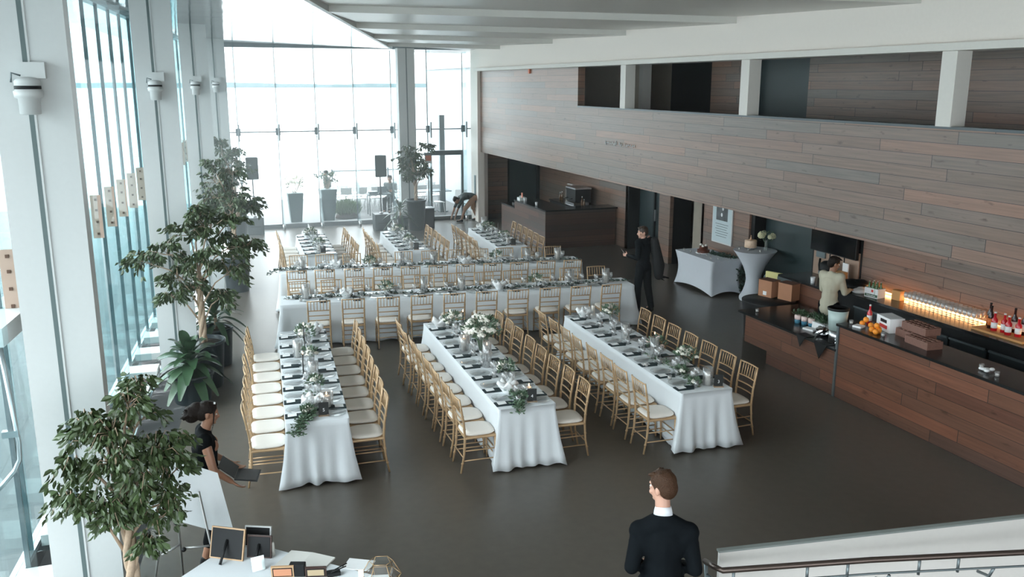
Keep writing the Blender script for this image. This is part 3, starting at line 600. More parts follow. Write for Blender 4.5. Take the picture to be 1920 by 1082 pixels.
ZT = .76
def cloth(L, Wd, seed, fx=.11, fy=.06):
    """linen laid over a long table and falling to the floor, flared and folded at the corners"""
    rnd = random.Random(seed); per = []; hw = Wd/2; hl = L/2; rc = .035
    def edge(p, q, n): return [(p[0]+(q[0]-p[0])*i/n, p[1]+(q[1]-p[1])*i/n) for i in range(n)]
    nl = int(L/.05); ns = 28
    ring = edge((hw, -hl), (hw, hl), nl)+edge((hw, hl), (-hw, hl), ns)+edge((-hw, hl), (-hw, -hl), nl)+edge((-hw, -hl), (hw, -hl), ns)
    N = len(ring); ph = [rnd.uniform(0, 6.28) for _ in range(6)]; lv = [(0, 0), (.12, .006), (.35, .2), (.6, .45), (.85, .8), (1, 1)]
    v = []; f = []
    for q, amp in lv:
        for i, (x, y) in enumerate(ring):
            s = i*.05; cx = max(0, 1-(hl-abs(y))/.22); cy = max(0, 1-(hw-abs(x))/.20)
            corner = min(1, cx*cy if (abs(abs(x)-hw) < 1e-6 and abs(abs(y)-hl) < 1e-6) else max(cx if abs(abs(x)-hw) < 1e-6 else 0, cy if abs(abs(y)-hl) < 1e-6 else 0))
            wv = (math.sin(s*11+ph[0])+.6*math.sin(s*23+ph[1]))*.5
            ox = oy = 0; onx = abs(abs(x)-hw) < 1e-6; ony = abs(abs(y)-hl) < 1e-6
            ends = max(0, 1-(hl-abs(y))/.35)
            if onx: ox = math.copysign(1, x)*(.012+.010*wv+fx*.9*corner**1.5+.03*ends*max(0, math.sin(y*26+ph[2])))*amp
            if ony: oy = math.copysign(1, y)*(.030+.030*abs(math.sin(x*12+ph[3]))**1.5+fy*corner**1.5+.022*math.sin(x*40+ph[4]))*amp
            if onx and not ony: oy = math.copysign(1, y)*fy*.8*corner**3*amp
            if ony and not onx: ox = math.copysign(1, x)*fx*.8*corner**3*amp
            z = ZT*(1-q)+.012+(.014*math.sin(s*13+ph[5])+.014)*(q == 1)
            v.append((x+ox, y+oy, z if q else ZT))
    for r in range(len(lv)-1):
        for i in range(N): f.append((r*N+i, (r+1)*N+i, (r+1)*N+(i+1) % N, r*N+(i+1) % N))
    # top sheet: strips between the two long sides
    k = len(v); top = list(range(N)); b = MB(); b.add(v, f, True)
    A = list(range(0, nl+1)); B = [(N-ns-i) % N for i in range(0, nl+1)]
    B = [nl+ns+nl-i for i in range(0, nl+1)]
    for i in range(nl):
        b.f.append((A[i], A[i+1], B[i+1] % N, B[i] % N)); b.sm.append(False)
    # end caps of the top: the ring points across the ends
    b.f.append(tuple([(nl+j) % N for j in range(0, ns+1)])[::-1]); b.sm.append(False)
    b.f.append(tuple([(2*nl+ns+j) % N for j in range(0, ns+1)])[::-1]); b.sm.append(False)
    return b
TABLES = {}
def table(key, cx, cy, L, Wd, rz, n0, n1, sp, label, seed, phrase, ends, skip0=0, skip1=0, detail=False, gap=.215, s0=0.0, s1=0.0):
    """cx, cy centre; length along local Y; side 0 = local -X, side 1 = local +X; ends = ordinal wording"""
    o = cloth(L, Wd, seed).build('tablecloth', CLOTH); o.location = (cx, cy, 0); o.rotation_euler = (0, 0, rz); tag(o, label, 'tablecloth', 'white cloths on the long banquet tables')
    so = o.modifiers.new('thickness', 'SOLIDIFY'); so.thickness = .003; so.offset = -1
    c, s = math.cos(rz), math.sin(rz)
    def w(x, y): return cx+x*c-y*s, cy+x*s+y*c
    TABLES[key] = (w, rz, L, Wd)
    rnd = random.Random(seed*7)
    for side_, (n, sk, off) in enumerate(((n0, skip0, s0), (n1, skip1, s1))):
        sg = -1 if side_ == 0 else 1; sname = phrase[1+side_]
        for k in range(n):
            y = -L/2+(L-(n-1)*sp)/2+k*sp+off; o_ = ORDL[k] if ends[0] == 'left' else ORD[k]
            seat = '%s from %s end, %s of %s' % (o_, ends[1], sname, phrase[0])
            x, yy = w(sg*(Wd/2+gap+rnd.uniform(-.01, .015)), y+rnd.uniform(-.01, .01)); place_chair(x, yy, rz+(R(-90) if side_ == 0 else R(90))+rnd.uniform(-.04, .04), 'gilt spindle-back chair, '+seat, 'gilt chairs at the '+phrase[0])
            fz = rz+(R(-90) if side_ == 0 else R(90)); e = lambda dx, dy: w(sg*(Wd/2-dy), y+dx*sg)
            # dy measured inward from the edge, dx to the diner's right
            nm = lambda q: q+seat
            px, py = e(.085, .10); put(nap0, px, py, ZT, fz+math.pi, nm('black napkin, '), 'black napkins'); put(card0, px, py, ZT, fz, nm('white menu card, '), 'menu cards')
            px, py = e(-.11, .15); put(plate0, px, py, ZT, 0, nm('glass plate, '), 'glass plates')
            px, py = e(-.02, .30); put(wine0, px, py, ZT, 0, nm('wine glass, '), 'wine glasses')
            px, py = e(.09, .285); put(tum0, px, py, ZT, 0, nm('water glass, '), 'water glasses')
            if detail:
                px, py = e(-.125, .15); put(fork0, px, py, ZT+.014, fz+rnd.uniform(-.2, .2)+.25, nm('fork, '), 'forks'); px, py = e(-.09, .15); put(knife0, px, py, ZT+.014, fz+rnd.uniform(-.2, .2)+.25, nm('knife, '), 'knives')
def fromends(nl, nr, fl, fr):
    cx = (nl[0]+nr[0]+fl[0]+fr[0])/4; cy = (nl[1]+nr[1]+fl[1]+fr[1])/4
    a = ((fl[0]+fr[0]-nl[0]-nr[0])/2, (fl[1]+fr[1]-nl[1]-nr[1])/2); return cx, cy, math.hypot(*a), math.atan2(a[1], a[0])-math.pi/2
cx, cy, L, a = fromends((.767, 9.70), (1.451, 9.62), (1.043, 13.587), (1.742, 13.533))
table('T5', cx, cy, L, .70, a, 8, 8, .475, 'white cloth on the left front table, a black card reading 5 at its near end', 1, ('left front table', 'left side', 'right side'), ('', 'near'), detail=True, gap=.20)
cx, cy, L, a = fromends((3.146, 9.317), (3.839, 9.279), (3.254, 13.366), (3.95, 13.34))
table('T6', cx, cy, L, .70, a, 8, 8, .495, 'white cloth on the middle front table, under the tall white bouquet', 2, ('middle front table', 'left side', 'right side'), ('', 'near'), detail=True, s0=-.05, s1=-.02)
cx, cy, L, a = fromends((5.425, 9.073), (6.11, 9.06), (5.541, 13.051), (6.23, 13.03))
table('T7', cx, cy, L, .70, a, 8, 7, .50, 'white cloth on the right front table nearest the bar', 3, ('right front table', 'left side', 'right side'), ('', 'near'), detail=True, s0=.02, s1=-.10)
def cross(key, l, r, n0, n1, sp, lab, seed, ph):
    # the long axis runs left to right: local Y points to the left end, so count from there
    d = (l[0]-r[0], l[1]-r[1]); L = math.hypot(*d); a = math.atan2(d[1], d[0])-math.pi/2; nrm = (math.sin(-a+math.pi/2)*0, 0)
    n = Vector((-d[1], d[0])).normalized(); n = n if n.y > 0 else -n
    cx = (l[0]+r[0])/2+n.x*.36; cy = (l[1]+r[1])/2+n.y*.36
    # local -Y end must be the left one: turn by pi
    a += math.pi
    table(key, cx, cy, L, .70, a, n0, n1, sp, lab, seed, ph, ('left', 'left'))
# after the half turn local +X faces the camera
cross('C2', (1.228, 15.307), (7.656, 14.70), 11, 10, .575, 'white cloth on the nearer of the two long cross tables', 4, ('nearer cross table', 'far side', 'near side'))
cross('C1', (1.454, 17.943), (7.631, 17.059), 11, 11, .555, 'white cloth on the farther of the two long cross tables', 5, ('farther cross table', 'far side', 'near side'))
for key, q, lb, sd, ph in (('T1', ((2.193, 19.85), (2.896, 19.78), (2.30, 22.66), (3.0, 22.60)), 'white cloth on the left rear table nearest the left glass', 6, 'left rear table'),
                   ('T2', ((4.25, 19.52), (4.95, 19.50), (4.41, 22.55), (5.11, 22.52)), 'white cloth on the middle rear table', 7, 'middle rear table'),
                   ('T3', ((6.52, 19.33), (7.22, 19.29), (6.70, 22.32), (7.40, 22.30)), 'white cloth on the right rear table near the coffee counter', 8, 'right rear table')):
    cx, cy, L, a = fromends(*q); table(key, cx, cy, L, .70, a, 6, 6, .475, lb, sd, (ph, 'left side', 'right side'), ('', 'near'))

# ---------------------------------------------------------------- centrepieces
GLEAM = glassmat('bright_glass', (.97, .98, .98), .22, .12, .6, .28)
def pillar(x, y, h, r, label, lit=True, sleeve=False, z=ZT, group='pillar candles on the tables'):
    t = thing('pillar_candle', (x, y, z), label, 'candle', 0, group)
    MB().lathe([(r, 0), (r, h-.004), (r*.85, h), (r*.5, h-.008), (0, h-.01)], 16).build('wax', WAX, t); MB().tube([(0, 0, h-.01), (0, 0, h+.012)], .0015, 4).build('wick', BLACK, t)
    if lit: MB().lathe([(.0005, h+.008), (.007, h+.018), (.006, h+.028), (.0005, h+.045)], 8).build('flame', FLAME, t)
    if sleeve:
        s = thing('glass_cylinder', (x, y, z), 'glass cylinder around the '+label, 'vase'); MB().lathe([(r+.03, .002), (r+.03, sleeve), (r+.027, sleeve), (r+.027, .004)], 20).build('cylinder', CLEAR, s)
def taper(x, y, h, label, sleeve=0, lit=True):
    t = thing('taper_candle', (x, y, ZT), label, 'candle', 0, 'black taper candles')
    MB().lathe([(.035, 0), (.034, .006), (.01, .012), (.009, .05), (.013, .07), (.012, .072)], 12).build('holder', STEEL, t); MB().tube([(0, 0, .06), (0, 0, h)], [.011, .008], 8).build('wax', mat('black_wax', (.02, .022, .022), .4), t)
    if lit: MB().lathe([(.0005, h+.002), (.006, h+.012), (.005, h+.022), (.0005, h+.038)], 8).build('flame', FLAME, t)
    if sleeve: s = thing('glass_cylinder', (x, y, ZT), 'tall glass cylinder around the '+label, 'vase'); MB().lathe([(.06, .002), (.06, sleeve), (.057, sleeve), (.057, .004)], 20).build('cylinder', CLEAR, s)
def flowers(x, y, n, rad, z, label, seed, vase='bud', petal=PETAL, lf=120, fl=.035, group='flower arrangements on the tables', zb=ZT, flat=.7):
    rnd = random.Random(seed); t = thing('flower_arrangement', (x, y, zb), label, 'flowers', 0, group)
    if vase == 'tall': MB().lathe([(.045, 0), (.05, .01), (.03, .10), (.055, z-.06), (.06, z-.03)], 16).build('vase', CLEAR, t)
    elif vase == 'bud': MB().lathe([(.03, 0), (.038, .03), (.022, z*.6), (.024, z-.03)], 12).build('vase', CLEAR, t)
    st = MB(); pts = []; hs = []
    for k in range(n):
        a = rnd.uniform(0, 6.28); u = rnd.uniform(-.25, 1) if n > 3 else .6; r = rad*math.sqrt(max(0, 1-u*u))*rnd.uniform(.75, 1.05); c = (r*math.cos(a), r*math.sin(a), z+rad*u*flat+rad*.3); hs.append(c); st.tube([(0, 0, .01), (c[0]*.3, c[1]*.3, z*.7), c], .0025, 4)
    for k in range(lf): a = rnd.uniform(0, 6.28); u = rnd.uniform(-.5, .95); r = rad*math.sqrt(1-u*u)*rnd.uniform(.5, 1.15); pts.append(((r*math.cos(a), r*math.sin(a), z+rad*u*flat+rad*.2), (math.cos(a), math.sin(a), u+.4)))
    st.build('stems', LEAFS, t)
    for c in hs[:26]:
        b = MB(); q = fl*rnd.uniform(.75, 1.2)
        if fl > .07:
            for i in range(34): zz = 1-2*(i+.5)/34; ra = math.sqrt(1-zz*zz); b.ell((c[0]+q*.62*ra*math.cos(i*2.4), c[1]+q*.62*ra*math.sin(i*2.4), c[2]+q*.62*zz), q*.24, 6, 4)
            b.ell(c, q*.62, 8, 6)
        else:
          for j in range(3):
            for i in range(5):
                a = i*1.257+j*.6; rr = q*(.25+.3*j); b.ell((c[0]+rr*math.cos(a), c[1]+rr*math.sin(a), c[2]-j*q*.22), (q*.52, q*.52, q*.40), 6, 4)
          b.ell((c[0], c[1], c[2]+q*.1), q*.4, 6, 4)
        b.build('blossom', petal, t)
    leafmesh(pts, .055, -.1, LEAFS, 'leaves', t, .42, .6, seed); return t
def basket(x, y, label, seed, s=1, z=ZT):
    """bread bowl wrapped in a crumpled white cloth"""
    rnd = random.Random(seed); t = thing('bread_bowl', (x, y, z), label, 'bowl', rnd.uniform(0, 3), 'white cloth-lined bowls'); n = 22; prof = [(.06, 0), (.085, .04), (.10, .075), (.13, .105), (.11, .135), (.05, .12), (0, .10)]
    vs = []; 
    for j, (r, zz) in enumerate(prof):
        for k in range(n): a = 6.283*k/n; w = 1+.16*math.sin(a*4+seed)*(j/4)+.10*rnd.uniform(-1, 1)*(j > 1); vs.append((r*w*math.cos(a)*s, r*w*math.sin(a)*s, max(0, zz*(1+(.3*math.sin(a*5+seed*2) if j in (3, 4) else 0))*s)))
    fs = [(i*n+k, i*n+(k+1) % n, (i+1)*n+(k+1) % n, (i+1)*n+k) for i in range(len(prof)-1) for k in range(n)]
    MB().add(vs, fs, True).build('cloth_liner', PAPER, t); MB().lathe([(.055, 0), (.085, .045), (.09, .06)], 16).build('bowl', mat('sage_bowl', (.30, .38, .36), .4), t)
def garland(pts, label, seed, n=260, z=ZT, sz=.055, m=LEAFS):
    rnd = random.Random(seed); P = [Vector(p) for p in pts]; o = []; tot = len(P)-1
    for k in range(n):
        q = rnd.random()*tot; i = min(int(q), tot-1); p = P[i].lerp(P[i+1], q-i); o.append((p+Vector((rnd.gauss(0, .035), rnd.gauss(0, .035), abs(rnd.gauss(0, .018))+.01)), (rnd.uniform(-1, 1), rnd.uniform(-1, 1), .2)))
    t = thing('leaf_garland', (0, 0, 0), label, 'garland', 0, 'greenery garlands on the tables'); MB().tube([p+Vector((0, 0, .008)) for p in P], .004, 5).build('stem', BARK, t); leafmesh(o, sz, .05, m, 'leaves', t, .4, .3, seed)
def numsign(x, y, rz, num, label):
    t = thing('table_sign', (x, y, ZT), label, 'sign', rz, 'black table number cards'); MB().box(-.055, .055, -.004, .004, .012, .16).build('card', mat('sign_black', (.02, .022, .022), .5), t)
    MB().box(-.06, .06, -.03, .03, 0, .012).build('base', mat('wood_base', (.35, .25, .17), .6), t)
    if num: text(num, 'number', .055, PAPER, t, (0, -.006, .07), (R(90), 0, 0), .0008)
def votive(x, y, z, label, group='small glass votives on the tables', r=.03):
    t = thing('votive_candle', (x, y, z), label, 'candle', 0, group); MB().lathe([(r*.9, 0), (r, .06), (r*.9, .06), (r*.85, .01), (0, .01)], 12).build('cup', CLEAR, t); MB().lathe([(r*.8, .011), (r*.8, .03), (0, .032)], 12).build('wax', WAX, t)
# left front table
pillar(1.18, 12.2, .20, .04, 'thick ivory pillar candle far up the left front table', False, .26); taper(1.30, 12.45, .38, 'farther black taper candle on the left front table'); taper(1.14, 11.2, .33, 'nearer black taper candle on the left front table')
pillar(1.28, 11.35, .13, .04, 'short ivory pillar candle midway on the left front table', False, .2); pillar(1.27, 10.05, .15, .045, 'ivory pillar candle behind the number card, left front table', True, .2)
flowers(1.22, 10.66, 4, .08, .12, 'cream rose cluster on the nearer half of the left front table', 1, fl=.04); flowers(1.36, 12.85, 5, .13, .14, 'airy white flowers at the far end of the left front table', 2); flowers(1.03, 9.85, 4, .06, .05, 'white blossoms low beside the number card, left front table', 3, fl=.035, vase='none'); flowers(1.30, 11.9, 4, .09, .12, 'small white flowers between the candles of the left front table', 31)
basket(1.10, 10.10, 'white cloth-lined bowl near the number card, left front table', 1); basket(1.55, 13.3, 'white cloth-lined bowl at the far end of the left front table', 2)
garland([(1.12, 10.6, ZT), (1.08, 10.0, ZT), (1.02, 9.75, ZT), (.93, 9.66, ZT), (.90, 9.62, ZT-.06), (.86, 9.58, ZT-.13)], 'leaf garland trailing over the near end of the left front table', 4, 420)
numsign(1.20, 9.80, R(-8), '5', 'black number card at the near end of the left front table')
# middle front table
pillar(3.64, 13.18, .19, .035, 'lit pillar candle at the far end of the middle front table'); taper(3.68, 12.60, .33, 'unsleeved black taper candle behind the tall bouquet'); basket(3.44, 13.05, 'white cloth-lined bowl at the far end of the middle front table', 3); flowers(3.60, 12.85, 7, .15, .12, 'loose white flowers left of the tall bouquet', 5)
flowers(3.52, 11.15, 46, .22, .42, 'tall round bouquet of cream roses in a clear vase', 6, 'tall', lf=420, fl=.045, flat=.75); pillar(3.44, 11.75, .17, .04, 'lit pillar candle just left of the tall bouquet', True, .22); pillar(3.58, 12.05, .22, .035, 'tall pillar candle behind the tall bouquet')
taper(3.51, 10.9, .30, 'black taper candle inside a cylinder, middle front table', .36); flowers(3.60, 10.38, 6, .11, .12, 'small green and white posy on the nearer half of the middle front table', 7)
basket(3.44, 9.86, 'white cloth-lined bowl on the nearer half of the middle front table', 4); flowers(3.50, 9.52, 3, .05, .05, 'white blossoms low beside the number card, middle front table', 8, vase='none'); numsign(3.60, 9.44, R(-12), '4', 'black number card at the near end of the middle front table'); pillar(3.62, 9.60, .13, .035, 'lit pillar candle behind the middle front number card')
garland([(3.45, 10.0, ZT), (3.48, 9.6, ZT), (3.42, 9.38, ZT), (3.40, 9.32, ZT), (3.38, 9.27, ZT-.07)], 'leaf garland hanging over the near end of the middle front table', 9, 300)
# right front table
basket(5.80, 12.85, 'white cloth-lined bowl at the far end of the right front table', 5); pillar(6.0, 12.95, .16, .03, 'slim pillar candle beside the farthest bowl of the right front table', False); flowers(6.08, 12.45, 4, .12, .16, 'small green and cream posy far up the right front table', 10)
pillar(5.86, 11.5, .21, .035, 'ivory pillar candle in the middle of the right front table', False, .24); taper(5.80, 10.5, .34, 'black taper candle inside a cylinder, right front table', .30); flowers(5.98, 10.75, 6, .12, .10, 'blush and white flowers beside the sleeved taper', 11, petal=mat('blush_petal', (.75, .60, .55), .6))
flowers(6.02, 10.02, 8, .14, .13, 'white and sage flowers on the nearer half of the right front table', 12); flowers(5.80, 9.75, 3, .06, .04, 'low green posy near the end of the right front table', 13, vase='none'); flowers(5.72, 9.30, 3, .05, .04, 'white blossoms low at the near end of the right front table', 14, vase='none')
pillar(5.90, 9.28, .17, .035, 'ivory pillar candle behind the number card, right front table', False, .23); numsign(5.98, 9.16, R(-17), '3', 'black number card at the near end of the right front table')
garland([(5.75, 10.6, ZT), (5.85, 10.0, ZT), (5.78, 9.5, ZT), (5.75, 9.22, ZT)], 'short leaf garland at the near end of the right front table', 15, 220)
votive(5.55, 9.62, ZT, 'votive candle left of the number card, right front table'); votive(5.52, 10.2, ZT, 'votive candle on the nearer half of the right front table')
# cross tables and rear tables
def along(key, d, x=0): w, rz, L, Wd = TABLES[key]; return w(x, -L/2+d)
rnd = random.Random(21)
for key, nm in (('C2', 'nearer cross table'), ('C1', 'farther cross table')):
    L = TABLES[key][2]
    for k in range(9):
        d = .45+k*(L-.9)/8; x, y = along(key, d, rnd.uniform(-.06, .06)); w = ORDL[k]+' from left on the '+nm
        q = k % 4
        if q == 0: pillar(x, y, .20, .04, 'ivory pillar candle, '+w, False, .27)
        elif q == 1: basket(x, y, 'white cloth-lined bowl, '+w, 30+k)
        elif q == 2: flowers(x, y, 5, .11, .13, 'white and green posy, '+w, 40+k)
        else: taper(x, y, .3, 'black taper candle, '+w, .28, False)
    g = [(*along(key, .1+L*.98*k/14, rnd.uniform(-.07, .07)), ZT) for k in range(15)]
    if key == 'C1': w_, rz_, L_, _ = TABLES[key]; g = [(*w_(0, -L_/2-.22), ZT-.10), (*w_(0, -L_/2-.05), ZT+.01)]+g
    garland(g, 'long leaf garland running along the '+nm, 50, 760, m=mat('dark_sage', (.04, .08, .06), .5))
    for k in range(12): x, y = along(key, .35+k*(L-.7)/11, .14*(-1)**k); votive(x, y, ZT, 'votive candle, %s from left on the %s' % (ORDL[k], nm))
for key, nm in (('T1', 'left rear table'), ('T2', 'middle rear table'), ('T3', 'right rear table')):
    L = TABLES[key][2]
    x, y = along(key, L-.3); pillar(x, y, .24, .04, 'ivory pillar candle at the far end of the '+nm, False, .32)
    x, y = along(key, L*.5, .05); taper(x, y, .34, 'black taper candle on the '+nm, 0, False)
    x, y = along(key, L*.7, -.05); flowers(x, y, 6, .13, .16, 'white flowers on the far half of the '+nm, 60+ord(key[1]))
    x, y = along(key, L*.3, .03); flowers(x, y, 5, .11, .12, 'white flowers on the near half of the '+nm, 70+ord(key[1]))
    x, y = along(key, L*.86, -.1); basket(x, y, 'white cloth-lined bowl on the '+nm, 80+ord(key[1]))
    x, y = along(key, .18, .06); numsign(x, y, R(-14), '', 'small black table card at the near end of the '+nm)
    x, y = along(key, .38, -.02); pillar(x, y, .15, .035, 'short pillar candle behind the card of the '+nm, False)

# ---------------------------------------------------------------- cake corner
t = thing('cake_table', (10.62, 16.93, 0), 'low rectangular table in a stretched white cover, holding a chocolate cake', 'table')
def spandex(hx, hy, h, b): # stretched cover: waisted sides, arched hem
    n = 12; m = MB(); rows = 9; ring0 = []
    for i in range(n): ring0.append((-1+2*i/n, -1))
    for i in range(n): ring0.append((1, -1+2*i/n))
    for i in range(n): ring0.append((1-2*i/n, 1))
    for i in range(n): ring0.append((-1, 1-2*i/n))
    v = []; N = len(ring0)
    for r in range(rows+1):
        q = r/rows; wst = 1-.11*math.sin(math.pi*q)**1.0*b
        for (u, w) in ring0:
            mid = 1-max(abs(u), abs(w))**2*0-min(abs(u), abs(w))**2; z = h*q+(1-q)**3*.09*mid
            ww = wst-.06*b*math.sin(math.pi*q)*mid; v.append((u*hx*ww, w*hy*ww, z+.004))
    f = [(r*N+i, r*N+(i+1) % N, (r+1)*N+(i+1) % N, (r+1)*N+i) for r in range(rows) for i in range(N)]; m.add(v, f, True); m.add([v[rows*N+i] for i in range(N)], [tuple(range(N))]); return m
spandex(.38, .80, .76, 1).build('stretch_cover', SPAND, t)
t = thing('chocolate_cake', (10.62, 17.15, .76), 'chocolate cake with flowers on a white cake board', 'cake'); MB().lathe([(.17, 0), (.17, .015), (0, .015)], 20).build('cake_board', PAPER, t); MB().lathe([(.14, .015), (.14, .08), (.10, .085), (.09, .15), (.05, .16), (0, .17)], 20).build('cake', mat('chocolate', (.12, .035, .02), .4, 0, .3, 20, .6), t)
mb = MB(); [mb.ell((.07*math.cos(a), .06*math.sin(a), .17+.02*math.sin(a*3)), (.03, .03, .025), 8, 5) for a in (0, 1.3, 2.5, 4, 5)]; mb.build('sugar_flowers', PETAL, t)
for k, (x, y) in enumerate(((10.36, 17.55), (10.38, 17.30), (10.40, 16.95), (10.46, 16.75), (10.38, 16.45), (10.5, 16.35))): votive(x, y, .76, 'votive candle on the cake table, %s from its far end' % ORDL[k], 'votives on the cake table', .022)
garland([(10.72, 16.95, .76), (10.80, 16.6, .76), (10.9, 16.35, .76), (11.0, 16.2, .5), (11.02, 16.15, .25), (11.0, 16.1, .08)], 'dark green garland trailing off the back of the cake table to the floor', 61, 900, sz=.07, m=mat('dark_sage', (.04, .08, .06), .5))
t = thing('cocktail_table', (10.93, 15.65, 0), 'tall round cocktail table in a stretched white cover, holding the frosted cake', 'table')
mb = MB(); n = 32; v = []
for r in range(15):
    q = r/14; rr = .155+.245*abs(q-.42)**1.7*3.0 if q > .42 else .155+.12*((.42-q)/.42)**1.8
    for k in range(n): a = 6.283*k/n; v.append((rr*math.cos(a), rr*math.sin(a), .004+1.06*q+(1-q)**4*.07*(1-abs(math.cos(a*2)))))
mb.add(v, [(r*n+k, r*n+(k+1) % n, (r+1)*n+(k+1) % n, (r+1)*n+k) for r in range(14) for k in range(n)], True); mb.add([v[14*n+k] for k in range(n)], [tuple(range(n))]); mb.build('stretch_cover', SPAND, t)
t = thing('wedding_cake', (10.86, 15.72, 1.064), 'round peach and cream frosted cake with a small topper on the cocktail table', 'cake'); MB().lathe([(.09, 0), (.08, .01), (.02, .02), (.02, .04), (.15, .05), (.15, .055)], 20).build('cake_stand', CLEARL, t); MB().lathe([(.125, .055), (.125, .20), (.115, .21), (0, .21)], 28).build('cake', mat('peach_frosting', (.85, .62, .45), .6, 0, .12, 30, .8), t)
MB().tube([(0, 0, .21), (0, 0, .29)], [.03, .006], 8).ell((0, 0, .30), .012, 8, 6).build('topper', mat('gold_topper', (.6, .38, .25), .4, .3), t)
flowers(11.08, 15.5, 6, .13, .26, 'vase of round cream hydrangeas on the cocktail table', 16, 'bud', mat('cream_hydrangea', (.78, .74, .50), .6), 60, .075, None, 1.064, .9)
for k, (x, y) in enumerate(((10.66, 15.82), (10.72, 15.58), (10.88, 15.40))): votive(x, y, 1.064, 'votive candle on the cocktail table, %s from left' % ORDL[k], 'votives on the cocktail table', .022)
t = thing('framed_poster', (XB, 17.23, 0), 'framed poster with a black-and-white photo hanging on the plank wall', 'poster')
MB().box(-.035, -.005, -.40, .40, .93, 2.05).build('frame', WHITE, t); MB().box(-.038, -.035, -.37, .37, .96, 2.02).build('print', mat('poster_paper', (.55, .64, .66), .5), t); MB().box(-.040, -.038, -.22, .24, 1.45, 1.98).build('photo', mat('poster_photo', (.10, .11, .115), .5, 0, .9, 5), t)
mb = MB(); [mb.box(-.0395, -.038, -.26+.03*(k % 3), .26-.04*(k % 2), 1.36-.055*k, 1.372-.055*k) for k in range(6)]; mb.build('text_lines', GREYM, t)
mb = MB(); [mb.ell((-.040, y, z), (.002, .035, .045), 8, 6) for y, z in ((.10, 1.78), (-.02, 1.72), (.02, 1.58))]; mb.build('figures', PAPER, t)

# ---------------------------------------------------------------- coffee counter under the mezzanine
t = thing('coffee_counter', (0, 0, 0), 'dark plank-clad coffee counter beneath the mezzanine, behind the right rear table', 'counter')
MB().box(8.98, 9.10, 22.6, 25.1, 0, 1.04).box(9.10, 11.1, 22.6, 22.72, 0, 1.04).build('front_panel', plankmat('counter_planks', 1, DARK, h=.16), t)
MB().box(8.96, 9.75, 22.56, 25.1, 1.04, 1.08).box(9.75, 11.14, 22.56, 23.2, 1.04, 1.08).build('worktop', BLACKC, t)
MB().box(8.98, 9.10, 25.1, 26.3, 0, .82).box(9.1, 9.7, 26.18, 26.3, 0, .82).build('low_panel', MATS['counter_planks'], t); MB().box(8.96, 9.7, 25.1, 26.32, .82, .86).build('low_worktop', BLACKC, t)
t = thing('espresso_shelf', (10.75, 24.6, 0), 'black back counter with shelf holding the coffee machine', 'counter'); MB().box(-.35, .38, -1.2, 1.2, 0, .92).build('cabinet', BLACK, t); MB().box(-.38, .39, -1.22, 1.22, .92, .96).build('worktop', BLACKC, t)
t = thing('espresso_machine', (10.7, 24.3, .96), 'black and steel espresso machine on the back counter', 'coffee machine'); bevel(MB().box(-.25, .25, -.35, .35, .10, .48).build('body', BLACK, t)); MB().box(-.28, .2, -.33, .33, 0, .08).box(-.26, .26, -.36, .36, .48, .52).build('drip_tray', STEEL, t); [MB().tube([(-.26, y, .2), (-.36, y, .19)], .015).build('handle', BLACK, t) for y in (-.15, .15)]
t = thing('coffee_grinder', (10.72, 25.0, .96), 'tall pale coffee grinder with clear hopper left of the espresso machine', 'grinder'); MB().box(-.09, .09, -.09, .09, 0, .36).build('body', mat('grinder_cream', (.6, .55, .48), .4), t); MB().lathe([(.05, .36), (.09, .55), (.08, .57), (0, .58)], 14).build('hopper', CLEARL, t)
for k, (y, h) in enumerate(((25.35, .24), (25.5, .2), (23.85, .26), (23.7, .2))): t = thing('syrup_bottle', (10.62, y, .96), 'slim bottle on the coffee back counter, %s from left' % ORDL[k], 'bottle', 0, 'bottles on the coffee counter'); MB().lathe([(.035, 0), (.035, h*.6), (.012, h*.8), (.012, h)], 10).build('bottle', mat('amber_glass', (.15, .08, .04), .2), t); MB().lathe([(.014, h), (.014, h+.03), (0, h+.03)], 8).build('cap', PAPER, t)
for k, (x, y) in enumerate(((9.12, 24.6), (9.1, 23.6))): t = thing('paper_cup', (x, y, 1.08), 'white cup on the coffee counter, %s' % ('nearer the low shelf' if k == 0 else 'at the front corner'), 'cup'); MB().lathe([(.03, 0), (.04, .10), (.037, .10), (.028, .005), (0, .005)], 12).build('cup', PAPER, t)
t = thing('card_display', (9.15, 24.9, 1.08), 'small display of cards with an orange leaflet on the coffee counter', 'display'); MB().box(-.12, .1, -.12, .12, 0, .08).build('tray', PAPER, t); MB().box(-.02, .0, -.06, .03, .05, .22).build('leaflet', mat('leaflet_orange', (.8, .3, .2), .5), t)
t = thing('tablet_stand', (9.3, 25.6, .86), 'black till equipment on the low end of the coffee counter', 'till'); MB().box(-.15, .15, -.2, .2, 0, .05).build('base', BLACK, t); MB().prism([(-.1, .05), (.1, .05), (.12, .25), (.08, .25)], -.14, .14, 1).build('screen', GREYM, t)

# ---------------------------------------------------------------- the bar
XF = 8.57
t = thing('bar_counter', (0, 0, 0), 'long plank-fronted bar counter with black top along the right side', 'bar')
MB().box(XF, XF+.06, -2, 10.13, 0, 1.06).box(XF, XF+.06, 10.13, 11.79, 0, .68).box(XF, XF+.06, 11.79, 12.42, .215, .68).build('front_panel', BARY, t)
MB().box(XF+.06, XF+.12, 11.72, 11.79, 0, .68).box(XF+.06, 8.95, 10.10, 10.13, .68, 1.06).box(XF+.06, 9.9, 12.36, 12.42, .215, .68).build('end_panel', BARX, t)
MB().box(XF-.03, 9.16, -2, 10.16, 1.06, 1.095).build('worktop', BLACKC, t); MB().box(XF-.035, 9.75, 10.13, 12.6, .68, .715).build('low_worktop', BLACKC, t)
MB().box(9.05, 9.12, -2, 10.1, 0, 1.06).box(9.6, 9.7, 10.3, 12.3, .0, .68).build('inner_panel', BLACK, t)
